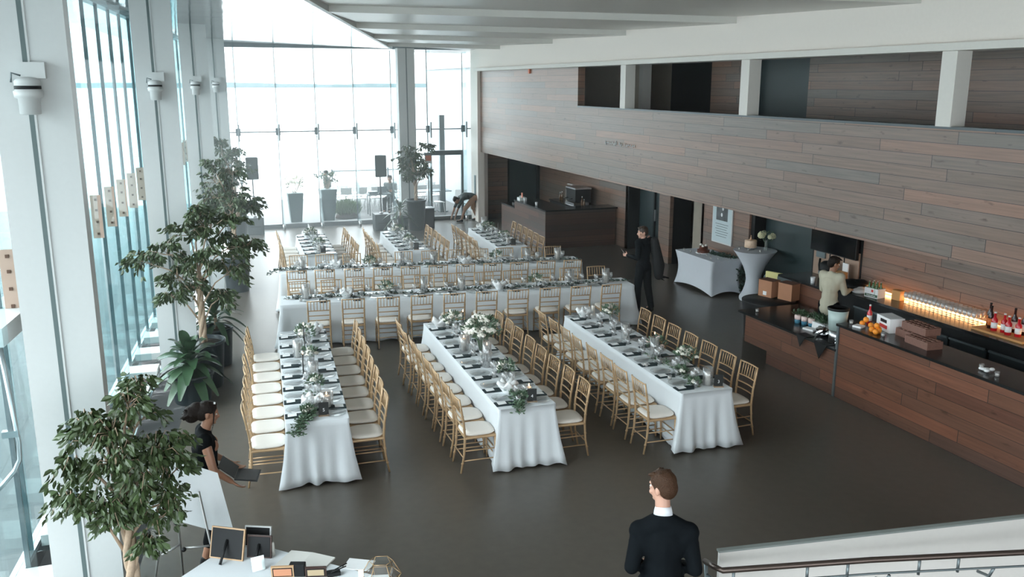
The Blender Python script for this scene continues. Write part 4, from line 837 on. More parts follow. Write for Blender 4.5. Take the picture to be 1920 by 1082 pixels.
MB().box(XF-.02, XF+.0, 10.11, 10.15, .0, 1.06).build('corner_trim', GREYM, t)
# ledge shelf behind wooden post
t = thing('back_bar', (0, 0, 0), 'black back bar cabinet running along the plank wall behind the bar', 'cabinet')
MB().box(10.15, XR-.01, -2, 12.3, 0, 1.03).build('cabinet', BLACK, t); MB().box(10.08, XR-.005, -2, 12.3, 1.03, 1.07).build('worktop', BLACKC, t)
for k in range(6): y = 3.6+k*1.35; d = MB().box(10.12, 10.15, y, y+.62, .12, .86).build('fridge_door', mat('fridge_door_grey', (.035, .045, .05), .3), t); MB().box(10.09, 10.12, y, y+.62, .86, .89).build('handle', GREYM, d); d = MB().box(10.12, 10.15, y+.66, y+1.28, .12, .86).build('fridge_door', MATS['fridge_door_grey'], t); MB().box(10.09, 10.12, y+.66, y+1.28, .86, .89).build('handle', GREYM, d)
# warm light strip behind the glasses
t = thing('counter_light_strip', (XR-.06, 9.9, 1.07), 'warm glowing light strip at the back of the back bar worktop', 'light'); MB().box(-.02, .02, -2.2, 2.0, 0, .018).build('diffuser', mat('warm_strip', (1, .6, .3), .5, emit=(1, .50, .20), estr=2.2), t)
ld = bpy.data.lights.new('strip_light', 'AREA'); ld.shape = 'RECTANGLE'; ld.size = 4.0; ld.size_y = .05; ld.energy = 5; ld.color = (1, .5, .2); lo = bpy.data.objects.new('strip_lamp', ld); C.objects.link(lo); lo.parent = t; lo.location = (-.02, 0, .04); lo.rotation_euler = (R(60), 0, R(90))
# end unit with pegboard, screen, steel cabinet
t = thing('service_cabinet', (10.35, 13.05, 0), 'plank-sided service cabinet beneath the pegboard with a steel end', 'cabinet')
MB().box(-.35, .35, -.75, .45, 0, 1.0).build('body', BARX, t); MB().box(-.36, .36, -.76, .50, 1.0, 1.04).build('worktop', BLACKC, t); MB().box(-.35, .35, .45, .50, 0, 1.0).box(-.37, -.35, .1, .50, 0, 1.0).build('steel_end', GREYM, t)
t = thing('pegboard', (XR-.01, 12.85, 0), 'light wooden board on the wall with small black devices', 'board'); MB().box(-.02, .01, -.58, .62, 1.02, 1.60).build('board', mat('board_wood', (.33, .22, .16), .6), t); MB().box(-.05, -.02, .28, .52, 1.36, 1.50).build('device', GREYM, t); MB().tube([(-.03, .42, 1.34), (-.04, .43, 1.22), (-.03, .41, 1.10)], .02, 6).build('hanging_cable', BLACK, t); MB().box(-.03, .0, .16, .18, 1.02, 1.6).box(-.03, 0, -.22, -.20, 1.02, 1.6).build('batten', BLACK, t)
MB().box(0, .45, -.62, .68, 0, 2.45).build('backing', BLACK, t)
t = thing('wall_television', (XR-.05, 12.87, 0), 'large black television on the wall below the mezzanine edge', 'television'); bevel(MB().box(-.06, .0, -.60, .62, 1.48, 2.20).build('casing', BLACK, t), .01); MB().box(-.062, -.06, -.58, .60, 1.50, 2.18).build('screen', mat('screen_black', (.004, .005, .006), .12), t); MB().box(0, .05, -.2, .2, 1.7, 2.0).build('wall_bracket', GREYM, t)
def slab(name, x, y, z, sx, sy, sz, m, label, cat, rz=0, group=None):
    o = MB().box(-sx/2, sx/2, -sy/2, sy/2, 0, sz).build(name, m, None, (x, y, z), rz); bevel(o, .004, 1); return tag(o, label, cat, group)
t = thing('wooden_organiser', (10.45, 12.45, 1.07), 'small wooden organiser box beside a white card stand at the back bar end', 'box'); MB().box(-.09, .09, -.1, .1, 0, .2).build('box', AMBER, t); MB().box(.1, .12, -.08, .06, .0, .34).build('card_stand', PAPER, t)
t = thing('black_device', (10.42, 12.75, 1.04), 'rounded black coffee maker by the pegboard', 'appliance'); MB().lathe([(.10, 0), (.10, .12), (.13, .2), (.12, .32), (.07, .36), (0, .37)], 16).build('body', BLACK, t); MB().box(-.16, -.08, -.03, .03, .14, .2).build('spout', GREYM, t)
t = thing('paper_cup', (10.1, 12.7, 1.04), 'white paper cup beside the bartender', 'cup'); MB().lathe([(.035, 0), (.045, .11), (.04, .11), (.03, .005), (0, .005)], 12).build('cup', PAPER, t)
o = MB().ell((0, 0, .07), (.20, .26, .09), 14, 8).ell((.05, -.1, .10), (.15, .14, .08), 10, 6).build('black_bag', BLACK, None, (10.38, 12.0, 1.07)); tag(o, 'slumped black bag on the back bar in front of the bartender', 'bag')
# beer carton with green bottles
t = thing('beer_carton', (10.3, 11.40, 1.07), 'white carton of green beer bottles on the back bar', 'carton', R(10)); MB().box(-.09, .09, -.13, .13, 0, .15).build('carton', PAPER, t)
MB().box(-.092, -.09, -.12, .12, .012, .055).build('green_band', mat('carton_green', (.03, .09, .04), .5), t); text('Heineken', 'lettering', .045, PAPER, t, (-.093, 0, .034), (R(90), 0, R(-90)), .0005); MB().box(-.092, -.09, -.04, .0, .09, .13).build('red_star', mat('red_mark', (.6, .05, .04), .5), t)
for i in range(3):
    for j in range(2): b = thing('beer_bottle', (10.25+j*.09, 11.32+i*.08, 1.075), 'green beer bottle standing in the white carton, %s row, %s from right' % (('front', 'back')[j], ORDL[i]), 'bottle', 0, 'beer bottles in the carton'); MB().lathe([(.028, 0), (.028, .14), (.012, .20), (.012, .235)], 10).build('bottle', mat('green_bottle', (.05, .15, .05), .2), b); MB().lathe([(.014, .235), (.014, .25), (0, .25)], 8).build('cap', STEEL, b)
o = MB().ell((0, 0, .03), (.14, .12, .045), 14, 8).ell((.05, .04, .05), (.08, .09, .04), 10, 6).build('crumpled_towel', PAPER, None, (10.28, 11.72, 1.07)); tag(o, 'crumpled white towel beside the beer carton', 'towel')
slab('snack_box', 10.5, 11.1, 1.07, .12, .16, .16, AMBER, 'small tan box right of the beer carton', 'box', R(8))
# rows of glasses on the lit worktop
bg0 = proto('wine_glass', 'glass', [('bowl', MB().lathe([(.004, .085), (.025, .095), (.036, .13), (.030, .185), (.0285, .185), (.034, .13), (.023, .099), (.002, .09)], 12), GLEAM), ('stem', MB().lathe([(.032, 0), (.03, .003), (.005, .01), (.004, .09)], 10), CLEAR)])
fst = True
for i in range(17):
    for j in range(3):
        lab = 'wine glass on the back bar, %s column from left, %s row from the wall' % ((ORDL+['thirteenth', 'fourteenth', 'fifteenth', 'sixteenth', 'seventeenth'])[i], ORDL[j]); loc = (10.60-j*.085, 10.86-i*.083, 1.07)
        if fst: bg0.location = loc; bg0['label'] = lab; bg0['group'] = 'wine glasses on the back bar'; fst = False
        else: dup(bg0, loc, 0, lab)
RED = mat('red_liqueur', (.55, .02, .03), .15); DKB = mat('dark_wine_bottle', (.03, .015, .015), .15)
def bottle(x, y, h, r, m, label, lab=PAPER, z=1.07, group='bottles on the back bar'):
    t = thing('liquor_bottle', (x, y, z), label, 'bottle', 0, group); MB().lathe([(r, 0), (r, h*.58), (r*.4, h*.72), (r*.35, h*.95)], 12).build('bottle', m, t); MB().lathe([(r*.42, h*.92), (r*.42, h), (0, h)], 8).build('cap', mat('cap_white', (.7, .7, .7), .4) if m is RED else BLACK, t)
    MB().lathe([(r+.001, h*.15), (r+.001, h*.45)], 12).build('paper_label', lab, t)
t = thing('wooden_riser', (10.42, 8.95, 1.07), 'warm lit wooden riser tray under the red bottles', 'tray'); MB().box(-.2, .2, -.42, .42, 0, .03).build('board', AMBER, t)
for k, (x, y, h, m, lb) in enumerate(((10.50, 9.33, .33, DKB, 'dark bottle with orange label, leftmost on the back bar'), (10.40, 9.22, .32, DKB, 'dark bottle with orange label, second from left on the back bar'))): bottle(x, y, h, .04, m, lb, mat('orange_label', (.75, .2, .05), .5), 1.07 if y > 9.4 else 1.10)
for k in range(4): bottle(10.34+.05*(k % 2), 9.10-k*.115, .27, .042, RED, 'red liqueur bottle, %s from left of the four on the riser' % ORDL[k], PAPER, 1.10, 'red bottles on the riser')
for k in range(2): bottle(10.53, 8.95-k*.16, .34, .04, DKB, 'dark bottle with white label behind the red ones, %s' % ('left' if k == 0 else 'right'), PAPER, 1.10)
bottle(10.38, 8.35, .32, .042, DKB, 'dark wine bottle at the right edge of the picture on the back bar')
# things on the bar top
for k, (x, y, z) in enumerate(((8.80, 9.93, 1.095), (8.84, 9.80, 1.095), (8.70, 9.62, 1.095), (8.74, 9.53, 1.095), (8.66, 9.50, 1.095), (8.80, 9.60, 1.095), (8.725, 9.56, 1.16), (8.80, 9.86, 1.165))):
    t = thing('orange', (x, y, z), 'orange on the bar counter, %s' % ['leftmost, by the red bottle', 'in front of the red bottle', 'front left of the right-hand pile', 'middle of the right-hand pile', 'front right of the right-hand pile', 'back of the right-hand pile', 'on top of the right-hand pile', 'on top of the pair by the red bottle'][k], 'orange', 0, 'oranges on the bar'); MB().ell((0, 0, .038), .04, 14, 10).build('fruit', ORANGE, t); MB().lathe([(.004, .077), (.003, .081), (0, .081)], 6).build('stem_end', LEAFD, t)
bottle(8.98, 10.0, .28, .036, RED, 'red bottle standing behind the oranges on the bar counter', PAPER, 1.095, None)
slab('napkin_stack', 8.70, 9.88, 1.095, .13, .13, .03, PAPER, 'stack of white paper napkins in front of the oranges', 'napkins', R(20))
t = thing('drinks_carton', (9.00, 9.62, 1.095), 'white open drinks carton with red lettering beside the oranges', 'carton', R(-12)); MB().box(-.10, .12, -.17, .17, 0, .20).build('carton', PAPER, t); MB().box(-.102, -.10, -.09, .07, .12, .165).build('printed_label', BLACK, t); MB().box(-.102, -.10, -.11, .09, .04, .09).build('red_print', mat('red_mark', (.6, .05, .04), .5), t)
TRAY = mat('can_tray_brown', (.20, .10, .075), .6, 0, .3, 50)
for k, (x, y, z, w) in enumerate(((9.02, 9.15, 1.095, .5), (9.05, 9.10, 1.205, .46), (8.88, 8.86, 1.095, .42))):
    t = thing('can_tray', (x, y, z), 'brown shrink-wrapped tray of cans, %s' % ['lower one of the stack behind the oranges', 'upper one of the stack behind the oranges', 'lower pack with a pink end in front of the stack'][k], 'tray', R(-4), 'packs of cans on the bar'); MB().box(-.12, .12, -w/2, w/2, 0, .10).build('wrap', TRAY, t)
    for i in range(6):
        for j in range(3): MB().lathe([(.03, .10), (.03, .108), (0, .108)], 10, c=(-.08+j*.08, -w/2+.04+i*(w-.08)/5, 0)).build('can_top', TRAY, t)
    MB().box(-.121, .121, w/2, w/2+.002, .01, .09).build('end_print', mat('pink_print', (.65, .35, .32), .5), t)
for k, (x, y) in enumerate(((8.72, 10.06), (8.68, 9.38), (8.80, 7.85), (8.72, 7.55))): votive(x, y, 1.095, 'glass votive on the high bar counter, %s from left' % ORDL[k], 'votives on the bar counter')
o = MB(); rnd = random.Random(4); [o.ell((rnd.gauss(0, .035), rnd.gauss(0, .05), .02+rnd.random()*.02), (.04, .03, .02), 7, 5) for _ in range(9)]; o = o.build('crumpled_cloth', PAPER, None, (8.74, 7.74, 1.095)); tag(o, 'crumpled white cloth between two votives on the near bar counter', 'cloth')
# low section: bucket, foil bowls, plant crates, black cloths
t = thing('drinks_dispenser', (8.78, 10.42, .715), 'pale plastic bucket in a steel cylinder base on the low counter', 'bucket'); MB().lathe([(.11, .0), (.11, .20), (0, .20)], 24).build('steel_base', STEEL, t); MB().lathe([(.12, .20), (.15, .52), (.145, .52), (.115, .21), (0, .21)], 24).build('bucket', FROST, t); MB().lathe([(.152, .50), (.158, .53), (.135, .54), (.13, .50)], 24).build('black_liner', BLACK, t)
for k, (x, y) in enumerate(((8.86, 10.80), (8.68, 10.22))):
    t = thing('foil_bowl', (x, y, .715), 'crumpled silver foil %s the pale bucket' % ('left of' if k == 0 else 'right of'), 'bowl', 0, 'foil on the low counter'); rnd = random.Random(k); vs = []; nn = 16
    for j in range(9):
        for i in range(nn): a = 6.283*i/nn; u = math.pi*j/8-math.pi/2; r = (.12 if k == 0 else .075)*rnd.uniform(.8, 1.15); vs.append((r*math.cos(u)*math.cos(a), r*math.cos(u)*math.sin(a), max(0, .07+r*.7*math.sin(u))))
    MB().add(vs, [(j*nn+i, j*nn+(i+1) % nn, (j+1)*nn+(i+1) % nn, (j+1)*nn+i) for j in range(8) for i in range(nn)], False).build('foil', mat('crumpled_foil', (.75, .76, .78), .16, 1), t)
for k, (y, w, d) in enumerate(((10.90, .22, .18), (10.45, .30, .24))):
    o = MB().add([(XF-.05, y-w/2, .722), (XF-.05, y+w/2, .722), (XF-.055, y, .722-d), (XF+.12, y-w/2, .722), (XF+.12, y+w/2, .722)], [(0, 1, 2), (0, 3, 4, 1)]).build('black_cloth', BLACK); s = o.modifiers.new('thickness', 'SOLIDIFY'); s.thickness = .006; tag(o, 'black cloth corner hanging over the low counter edge, %s' % ('under the foil' if k == 0 else 'under the pale bucket'), 'cloth')
for k in range(3):
    t = thing('potted_herb', (8.95+.03*k, 11.55-k*.13, .715), 'small plant in pink and blue paper wrap, %s from left on the low counter' % ORDL[k], 'plant', 0, 'wrapped plants on the low counter'); MB().lathe([(.045, 0), (.05, .06)], 10).build('blue_wrap', mat('blue_wrap', (.05, .20, .30), .5), t); MB().lathe([(.05, .06), (.055, .13), (0, .13)], 10).build('white_wrap', mat('pink_paper', (.85, .66, .62), .6), t)
    pts = [((random.gauss(0, .03), random.gauss(0, .03), .13+random.random()*.07), (random.uniform(-1, 1), random.uniform(-1, 1), 1)) for _ in range(50)]; leafmesh(pts, .05, -.2, LEAFD, 'foliage', t, .5, .5, k)
t = thing('plant_crate', (9.08, 11.12, .715), 'white crate of dark green foliage on the low counter', 'crate'); MB().box(-.09, .09, -.15, .15, 0, .10).build('crate', PAPER, t); random.seed(5); pts = [((random.uniform(-.08, .08), random.uniform(-.14, .14), .10+random.random()*.1), (random.uniform(-1, 1), random.uniform(-1, 1), 1)) for _ in range(260)]; leafmesh(pts, .05, -.2, LEAFD, 'foliage', t, .5, .5, 5)
slab('folded_papers', 8.86, 11.12, .715, .12, .20, .03, PAPER, 'folded white papers in front of the plant crate', 'papers', R(15)); votive(8.74, 12.35, .715, 'frosted votive at the far left end of the low counter', None)
# black round table, boxes, yellow cloth on a chair
t = thing('black_round_table', (9.50, 13.10, 0), 'black cloth-covered round table behind the low counter end', 'table'); MB().lathe([(.40, .01), (.42, .35), (.47, .68), (.47, .70), (0, .70)], 28).build('black_cover', BLACK, t)
for k, (x, y) in enumerate(((9.95, 13.35), (10.12, 13.0))):
    t = thing('cardboard_box', (x-.28, y-.0, .70), 'brown cardboard box on the black round table, %s' % ('left, with a white label' if k == 0 else 'right'), 'box', R(14), 'cardboard boxes'); MB().box(-.11, .11, -.15, .15, 0, .30).build('carton', CARD, t)
    if k == 0: MB().box(-.112, -.11, -.04, .04, .03, .10).build('shipping_label', PAPER, t)
    MB().box(-.12, .12, -.16, .16, .30, .305).build('lid_flaps', mat('cardboard_dark', (.16, .07, .04), .8), t)
t = thing('folding_chair', (10.35, 13.95, 0), 'chair with a pale yellow cloth over its back behind the cardboard boxes', 'chair', R(-70)); MB().box(-.22, .22, -.2, .2, .44, .47).build('seat', BLACK, t); MB().tube([(-.2, -.22, 0), (-.2, -.22, .9), (-.12, -.22, .98), (.12, -.22, .98), (.2, -.22, .9), (.2, -.22, 0)], .014).build('back_frame', GREYM, t); MB().tube([(-.2, .2, 0), (-.2, .2, .44)], .014).tube([(.2, .2, 0), (.2, .2, .44)], .014).build('front_legs', GREYM, t)
MB().add([(-.17, -.245, .70), (.17, -.245, .70), (.17, -.245, 1.0), (-.17, -.245, 1.0), (-.17, -.195, 1.0), (.17, -.195, 1.0), (.17, -.195, .65), (-.17, -.195, .65)], [(0, 1, 2, 3), (3, 2, 5, 4), (4, 5, 6, 7)]).build('yellow_cloth', mat('yellow_cloth', (.75, .68, .30), .8), t)
# small stickers and lettering on the upper plank wall
slab('wall_sensor', XS-.02, 23.5, 4.72, .04, .10, .12, mat('orange_red', (.75, .22, .12), .5), 'small red alarm device high on the upper plank wall near the opening', 'alarm')
slab('thermostat_panel', XS-.11, 28.3, .62, .02, .16, .90, GREYM, 'grey narrow grille panel low on the white corner post', 'panel')
for k, (x, y, z) in enumerate(((XS-.005, 8.3, 3.4),)): pass
# cross beam stubs of the stair side: white parapet and handrail
t = thing('stair_parapet', (0, 0, 0), 'white low parapet wall of the stair in the lower right corner', 'wall')
a = Vector((3.463, 5.182)); b = Vector((6.9, 4.72)); d = (b-a).normalized(); n = Vector((d.y, -d.x))
MB().prism([a-n*.01, b-n*.01, b+n*.02, a+n*.02], 0, 1.07).build('wall_face', WALLW, t); MB().prism([a-n*.02-d*.008, b-n*.02, b+n*.025, a+n*.025-d*.008], 1.07, 1.085).build('cap', mat('cap_grey', (.24, .27, .26), .5), t)

# stair handrail
t = thing('stair_handrail', (0, 0, 0), 'brown metal double handrail in front of the white stair parapet', 'handrail')
RAILM = mat('bronze_rail', (.10, .075, .065), .3, .7)
MB().tube([(3.36, 5.20, 1.0), (3.34, 5.04, 1.045), (3.36, 4.97, 1.05), (4.45, 4.72, 1.06), (5.7, 4.42, 1.05), (6.8, 4.15, 1.05)], .022, 12).build('top_rail', RAILM, t)
MB().tube([(3.37, 5.20, .90), (3.36, 5.03, .93), (3.38, 4.96, .94), (4.47, 4.71, .95), (5.72, 4.41, .94), (6.8, 4.14, .94)], .009, 8).build('lower_rail', GREYM, t)
for k in range(7): x = 3.44+k*.42+(.12 if k % 2 else 0); y = 4.955-(x-3.4)*.2295; MB().tube([(x, y, 1.04), (x, y, .92)], .011, 8).build('bracket', GREYM, t)
for k in range(4): x = 3.8+k*.8; y = 4.955-(x-3.4)*.2295; MB().tube([(x, y, .93), (x, y+.03, .85), (x+.02, y+.15, .82)], .012, 8).build('wall_mount', GREYM, t)
MB().tube([(3.36, 5.19, 1.0), (3.40, 5.16, .5), (3.42, 5.16, 0)], .014, 8).build('end_post', GREYM, t)
# faint wall marks
b = MB(); rnd = random.Random(9); x = 0
for k in range(17):
    if k in (7, 10): continue
    y = 18.62-k*.088; b.tube([(XS-.012, y, 3.13+rnd.uniform(-.02, .03)), (XS-.012, y-.03, 3.20+rnd.uniform(-.02, .02)), (XS-.012, y-.05, 3.12+rnd.uniform(-.02, .03))], .008, 5)
tag(b.build('wall_lettering', mat('letter_white', (.85, .86, .87), .9)), 'faint illegible white script on the grey upper plank wall', 'lettering')

# ---------------------------------------------------------------- guest book table and easel
TT = .76
d1 = Vector((.9, -.88)).normalized(); d2 = Vector((-d1.y, d1.x)); cn = Vector((.13, 7.16)); cc = cn+d1*1.0-d2*-.0-Vector((d2.x, d2.y))*.40
o = cloth(2.0, .80, 77, .05, .05).build('tablecloth', CLOTH, None, (cc.x, cc.y, 0), math.atan2(d1.y, d1.x)+math.pi/2); so = o.modifiers.new('thickness', 'SOLIDIFY'); so.thickness = .003; so.offset = -1
tag(o, 'white cloth on the guest book table at the bottom edge of the picture', 'tablecloth')
def frame(x, y, rz, w, h, m, label, lean=.25, z=TT, pic=None, stand=True, back=BLACK):
    t = thing('picture_frame', (x, y, z), label, 'picture frame', rz); s, c = math.sin(lean), math.cos(lean); M = Matrix.Rotation(lean, 4, 'X')
    b = MB(); f = .018
    b.box(-w/2, w/2, -.009, .009, 0, f, M).box(-w/2, w/2, -.009, .009, h-f, h, M).box(-w/2, -w/2+f, -.009, .009, f, h-f, M).box(w/2-f, w/2, -.009, .009, f, h-f, M); b.build('moulding', m, t)
    MB().box(-w/2+f*.6, w/2-f*.6, -.012, .0, f*.6, h-f*.6, M).build('backing', back, t)
    if pic: MB().box(-w/2+f, w/2-f, -.0125, -.012, f, h-f, M).build('photo', pic, t)
    if stand: p = M @ Vector((0, -.012, h*.62)); MB().tube([p, (p.x, p.y-.13*h/.25, .006)], .012, 6).build('easel_strut', BLACK, t)
frame(.02, 6.86, R(-32), .29, .25, mat('oak_frame', (.50, .32, .18), .5), 'black-backed picture frame with a pale oak edge, left end of the guest book table', -.3)
frame(.27, 6.98, R(-25), .22, .17, WHITE, 'white-edged picture frame behind the dark one on the guest book table', -.25)
frame(.27, 6.80, R(-25), .20, .18, mat('dark_walnut', (.05, .025, .02), .5), 'dark brown frame in front of the white-edged frame', -.2)
frame(.42, 6.44, R(-15), .17, .10, mat('oak_frame', (.50, .32, .18), .5), 'small wooden frame with an orange print at the bottom edge', .15, TT, mat('orange_print', (.55, .25, .14), .5), False)
frame(.66, 6.36, R(-15), .16, .09, mat('dark_walnut', (.05, .025, .02), .5), 'small dark frame with a gilt edge at the bottom edge, right of the black box', .15, TT, mat('gilt_print', (.45, .35, .22), .5), False)
slab('camera_box', .53, 6.43, TT, .12, .06, .10, BLACK, 'small black instant camera on the guest book table', 'camera', R(-20))
t = thing('guest_book', (.60, 6.60, TT), 'open white guest book on the table at the bottom edge', 'book', R(-38)); MB().add([(-.20, -.13, .004), (0, -.13, .02), (0, .13, .02), (-.20, .13, .004), (.20, -.13, .012), (.20, .13, .012), (-.2, -.13, 0), (.2, -.13, 0), (.2, .13, 0), (-.2, .13, 0)], [(0, 1, 2, 3), (1, 4, 5, 2), (0, 6, 7, 4, 1), (3, 2, 5, 8, 9), (0, 3, 9, 6), (4, 7, 8, 5), (6, 9, 8, 7)]).build('pages', mat('book_page', (.75, .74, .70), .7), t)
t = thing('pillar_candle', (.375, 6.80, TT), 'slim white candle beside the open guest book', 'candle'); MB().lathe([(.018, 0), (.016, .11), (0, .115)], 12).build('wax', mat('grey_wax', (.62, .62, .58), .5), t); MB().tube([(0, 0, .112), (0, 0, .122)], .0015, 4).build('wick', BLACK, t)
t = thing('crystal_tag', (.25, 6.60, TT), 'silver gift packet leaning on the dark frame', 'packet', R(35)); b = MB(); rnd = random.Random(3)
for i in range(5): b.box(-.05+.004*i, .05-.003*i, -.012+.004*i, -.009+.004*i, 0, .11-.008*i, Matrix.Rotation(R(-25+6*i), 4, 'Z') @ Matrix.Rotation(-.3, 4, 'X'))
b.build('packet', mat('silver_wrap', (.60, .72, .74), .25, .5), t)
t = thing('pen_holder', (.80, 6.34, TT), 'two black pens lying across a black stand at the bottom edge', 'pens'); MB().box(-.06, .04, -.03, .03, 0, .03).build('stand', BLACK, t); MB().tube([(-.02, 0, .035), (.10, .05, .05)], .005).build('pen', BLACK, t); MB().tube([(-.03, -.02, .035), (.09, .02, .045)], .005).build('pen', BLACK, t)
# geometric glass box
t = thing('glass_card_box', (1.12, 6.13, TT), 'faceted glass card box with gold edges at the bottom edge of the picture', 'box', R(-15))
V = [(.15*math.cos(a), .12*math.sin(a), .06) for a in [R(60*k) for k in range(6)]]; Tp = [(.09*math.cos(a), .075*math.sin(a), .17) for a in [R(60*k) for k in range(6)]]; Bt = [(.11*math.cos(a), .09*math.sin(a), .0) for a in [R(60*k) for k in range(6)]]
MB().add(V+Tp+Bt, [(k, (k+1) % 6, 6+(k+1) % 6, 6+k) for k in range(6)]+[(12+k, 12+(k+1) % 6, (k+1) % 6, k) for k in range(6)]+[tuple(range(6, 12))]).build('glass_panes', CLEARL, t)
b = MB()
for k in range(6):
    j = (k+1) % 6
    for A, B in ((V[k], V[j]), (Tp[k], Tp[j]), (V[k], Tp[k]), (Bt[k], Bt[j]), (Bt[k], V[k])): b.tube([A, B], .003, 4)
b.build('gold_edges', mat('brass_edge', (.45, .30, .16), .35, .7), t)
MB().box(-.06, .06, -.04, .04, .003, .03).build('cards', PAPER, t); MB().box(-.17, -.13, -.03, -.025, .06, .12).build('paper_tag', mat('blush_tag', (.8, .66, .55), .6), t)
slab('paper_sheet', 1.0, 6.42, TT, .22, .16, .006, PAPER, 'white paper sheet left of the glass card box', 'paper', R(-30))
# easel with the white board seen from behind
t = thing('welcome_board', (0, 0, 0), 'white sign board seen from behind, leaning on the easel before the woman', 'sign board')
q = [Vector((.006, 7.80, 1.097)), Vector((.112, 7.66, .53)), Vector((-.60, 7.72, .86)), Vector((-.66, 7.86, 1.42))]; nn = (q[1]-q[0]).cross(q[3]-q[0]).normalized()*.006
MB().add(q+[p+nn for p in q], [(0, 1, 2, 3), (7, 6, 5, 4), (0, 4, 5, 1), (1, 5, 6, 2), (2, 6, 7, 3), (3, 7, 4, 0)]).build('board', mat('board_white', (.74, .78, .80), .5), t)
t = thing('display_easel', (0, 0, 0), 'grey metal tripod easel holding the white board', 'easel'); EM = mat('easel_metal', (.35, .35, .34), .4, .6)
for nm, A, B in (('leg', (-.16, 7.68, 1.0), (-.03, 7.52, .0)), ('leg', (-.35, 7.62, 1.1), (-.36, 8.0, 0)), ('leg', (-.46, 7.60, .85), (-.62, 7.75, 0)), ('cross_bar', (-.32, 7.62, .52), (-.09, 7.59, .52)), ('cross_bar', (-.50, 7.60, .50), (-.34, 7.63, .56))): MB().tube([A, B], .010, 8).build(nm, EM, t)
for p in ((-.09, 7.59, .52), (-.36, 7.6, .78), (-.32, 7.6, .52)): MB().ell(p, .022, 8, 6).build('joint', BLACK, t)

# ---------------------------------------------------------------- people
def remesh(o, vox, it=3):
    r = o.modifiers.new('surface', 'REMESH'); r.mode = 'VOXEL'; r.voxel_size = vox; r.use_smooth_shade = True
    s = o.modifiers.new('relax', 'SMOOTH'); s.factor = .5; s.iterations = it; return o
def hand(b, w, d, nrm, curl=.5, s=1, thumb=1):
    """palm, five bent fingers; w wrist, d direction of the palm, nrm = palm-side normal, thumb = side"""
    w = Vector(w); d = Vector(d).normalized(); nrm = Vector(nrm); nrm = (nrm-d*nrm.dot(d)).normalized(); sd = d.cross(nrm)*thumb
    for k in (-1, 0, 1): b.cap(w+sd*.018*k*s, w+d*.080*s+sd*.024*k*s, .015*s, .014*s, 8)
    for k, L in enumerate((.068, .078, .073, .058)):
        p = w+d*.088*s+sd*(.031-.0205*k)*s; a = curl*.6; dd = (d*math.cos(a)+nrm*math.sin(a)); p1 = p+dd*L*.5*s; a = curl*1.5; dd = (d*math.cos(a)+nrm*math.sin(a)); p2 = p1+dd*L*.3*s; a = curl*2.2; dd = d*math.cos(a)+nrm*math.sin(a); p3 = p2+dd*L*.24*s
        b.cap(p, p1, .0092*s, .0085*s, 8); b.cap(p1, p2, .0085*s, .008*s, 8); b.cap(p2, p3, .008*s, .007*s, 8)
    p = w+d*.02*s+sd*.026*s; t1 = p+(d*.6+sd*.7+nrm*.3*curl).normalized()*.045*s; t2 = t1+(d*.85+sd*.25+nrm*.7*curl).normalized()*.032*s; b.cap(p, t1, .013*s, .010*s, 8); b.cap(t1, t2, .010*s, .008*s, 8)
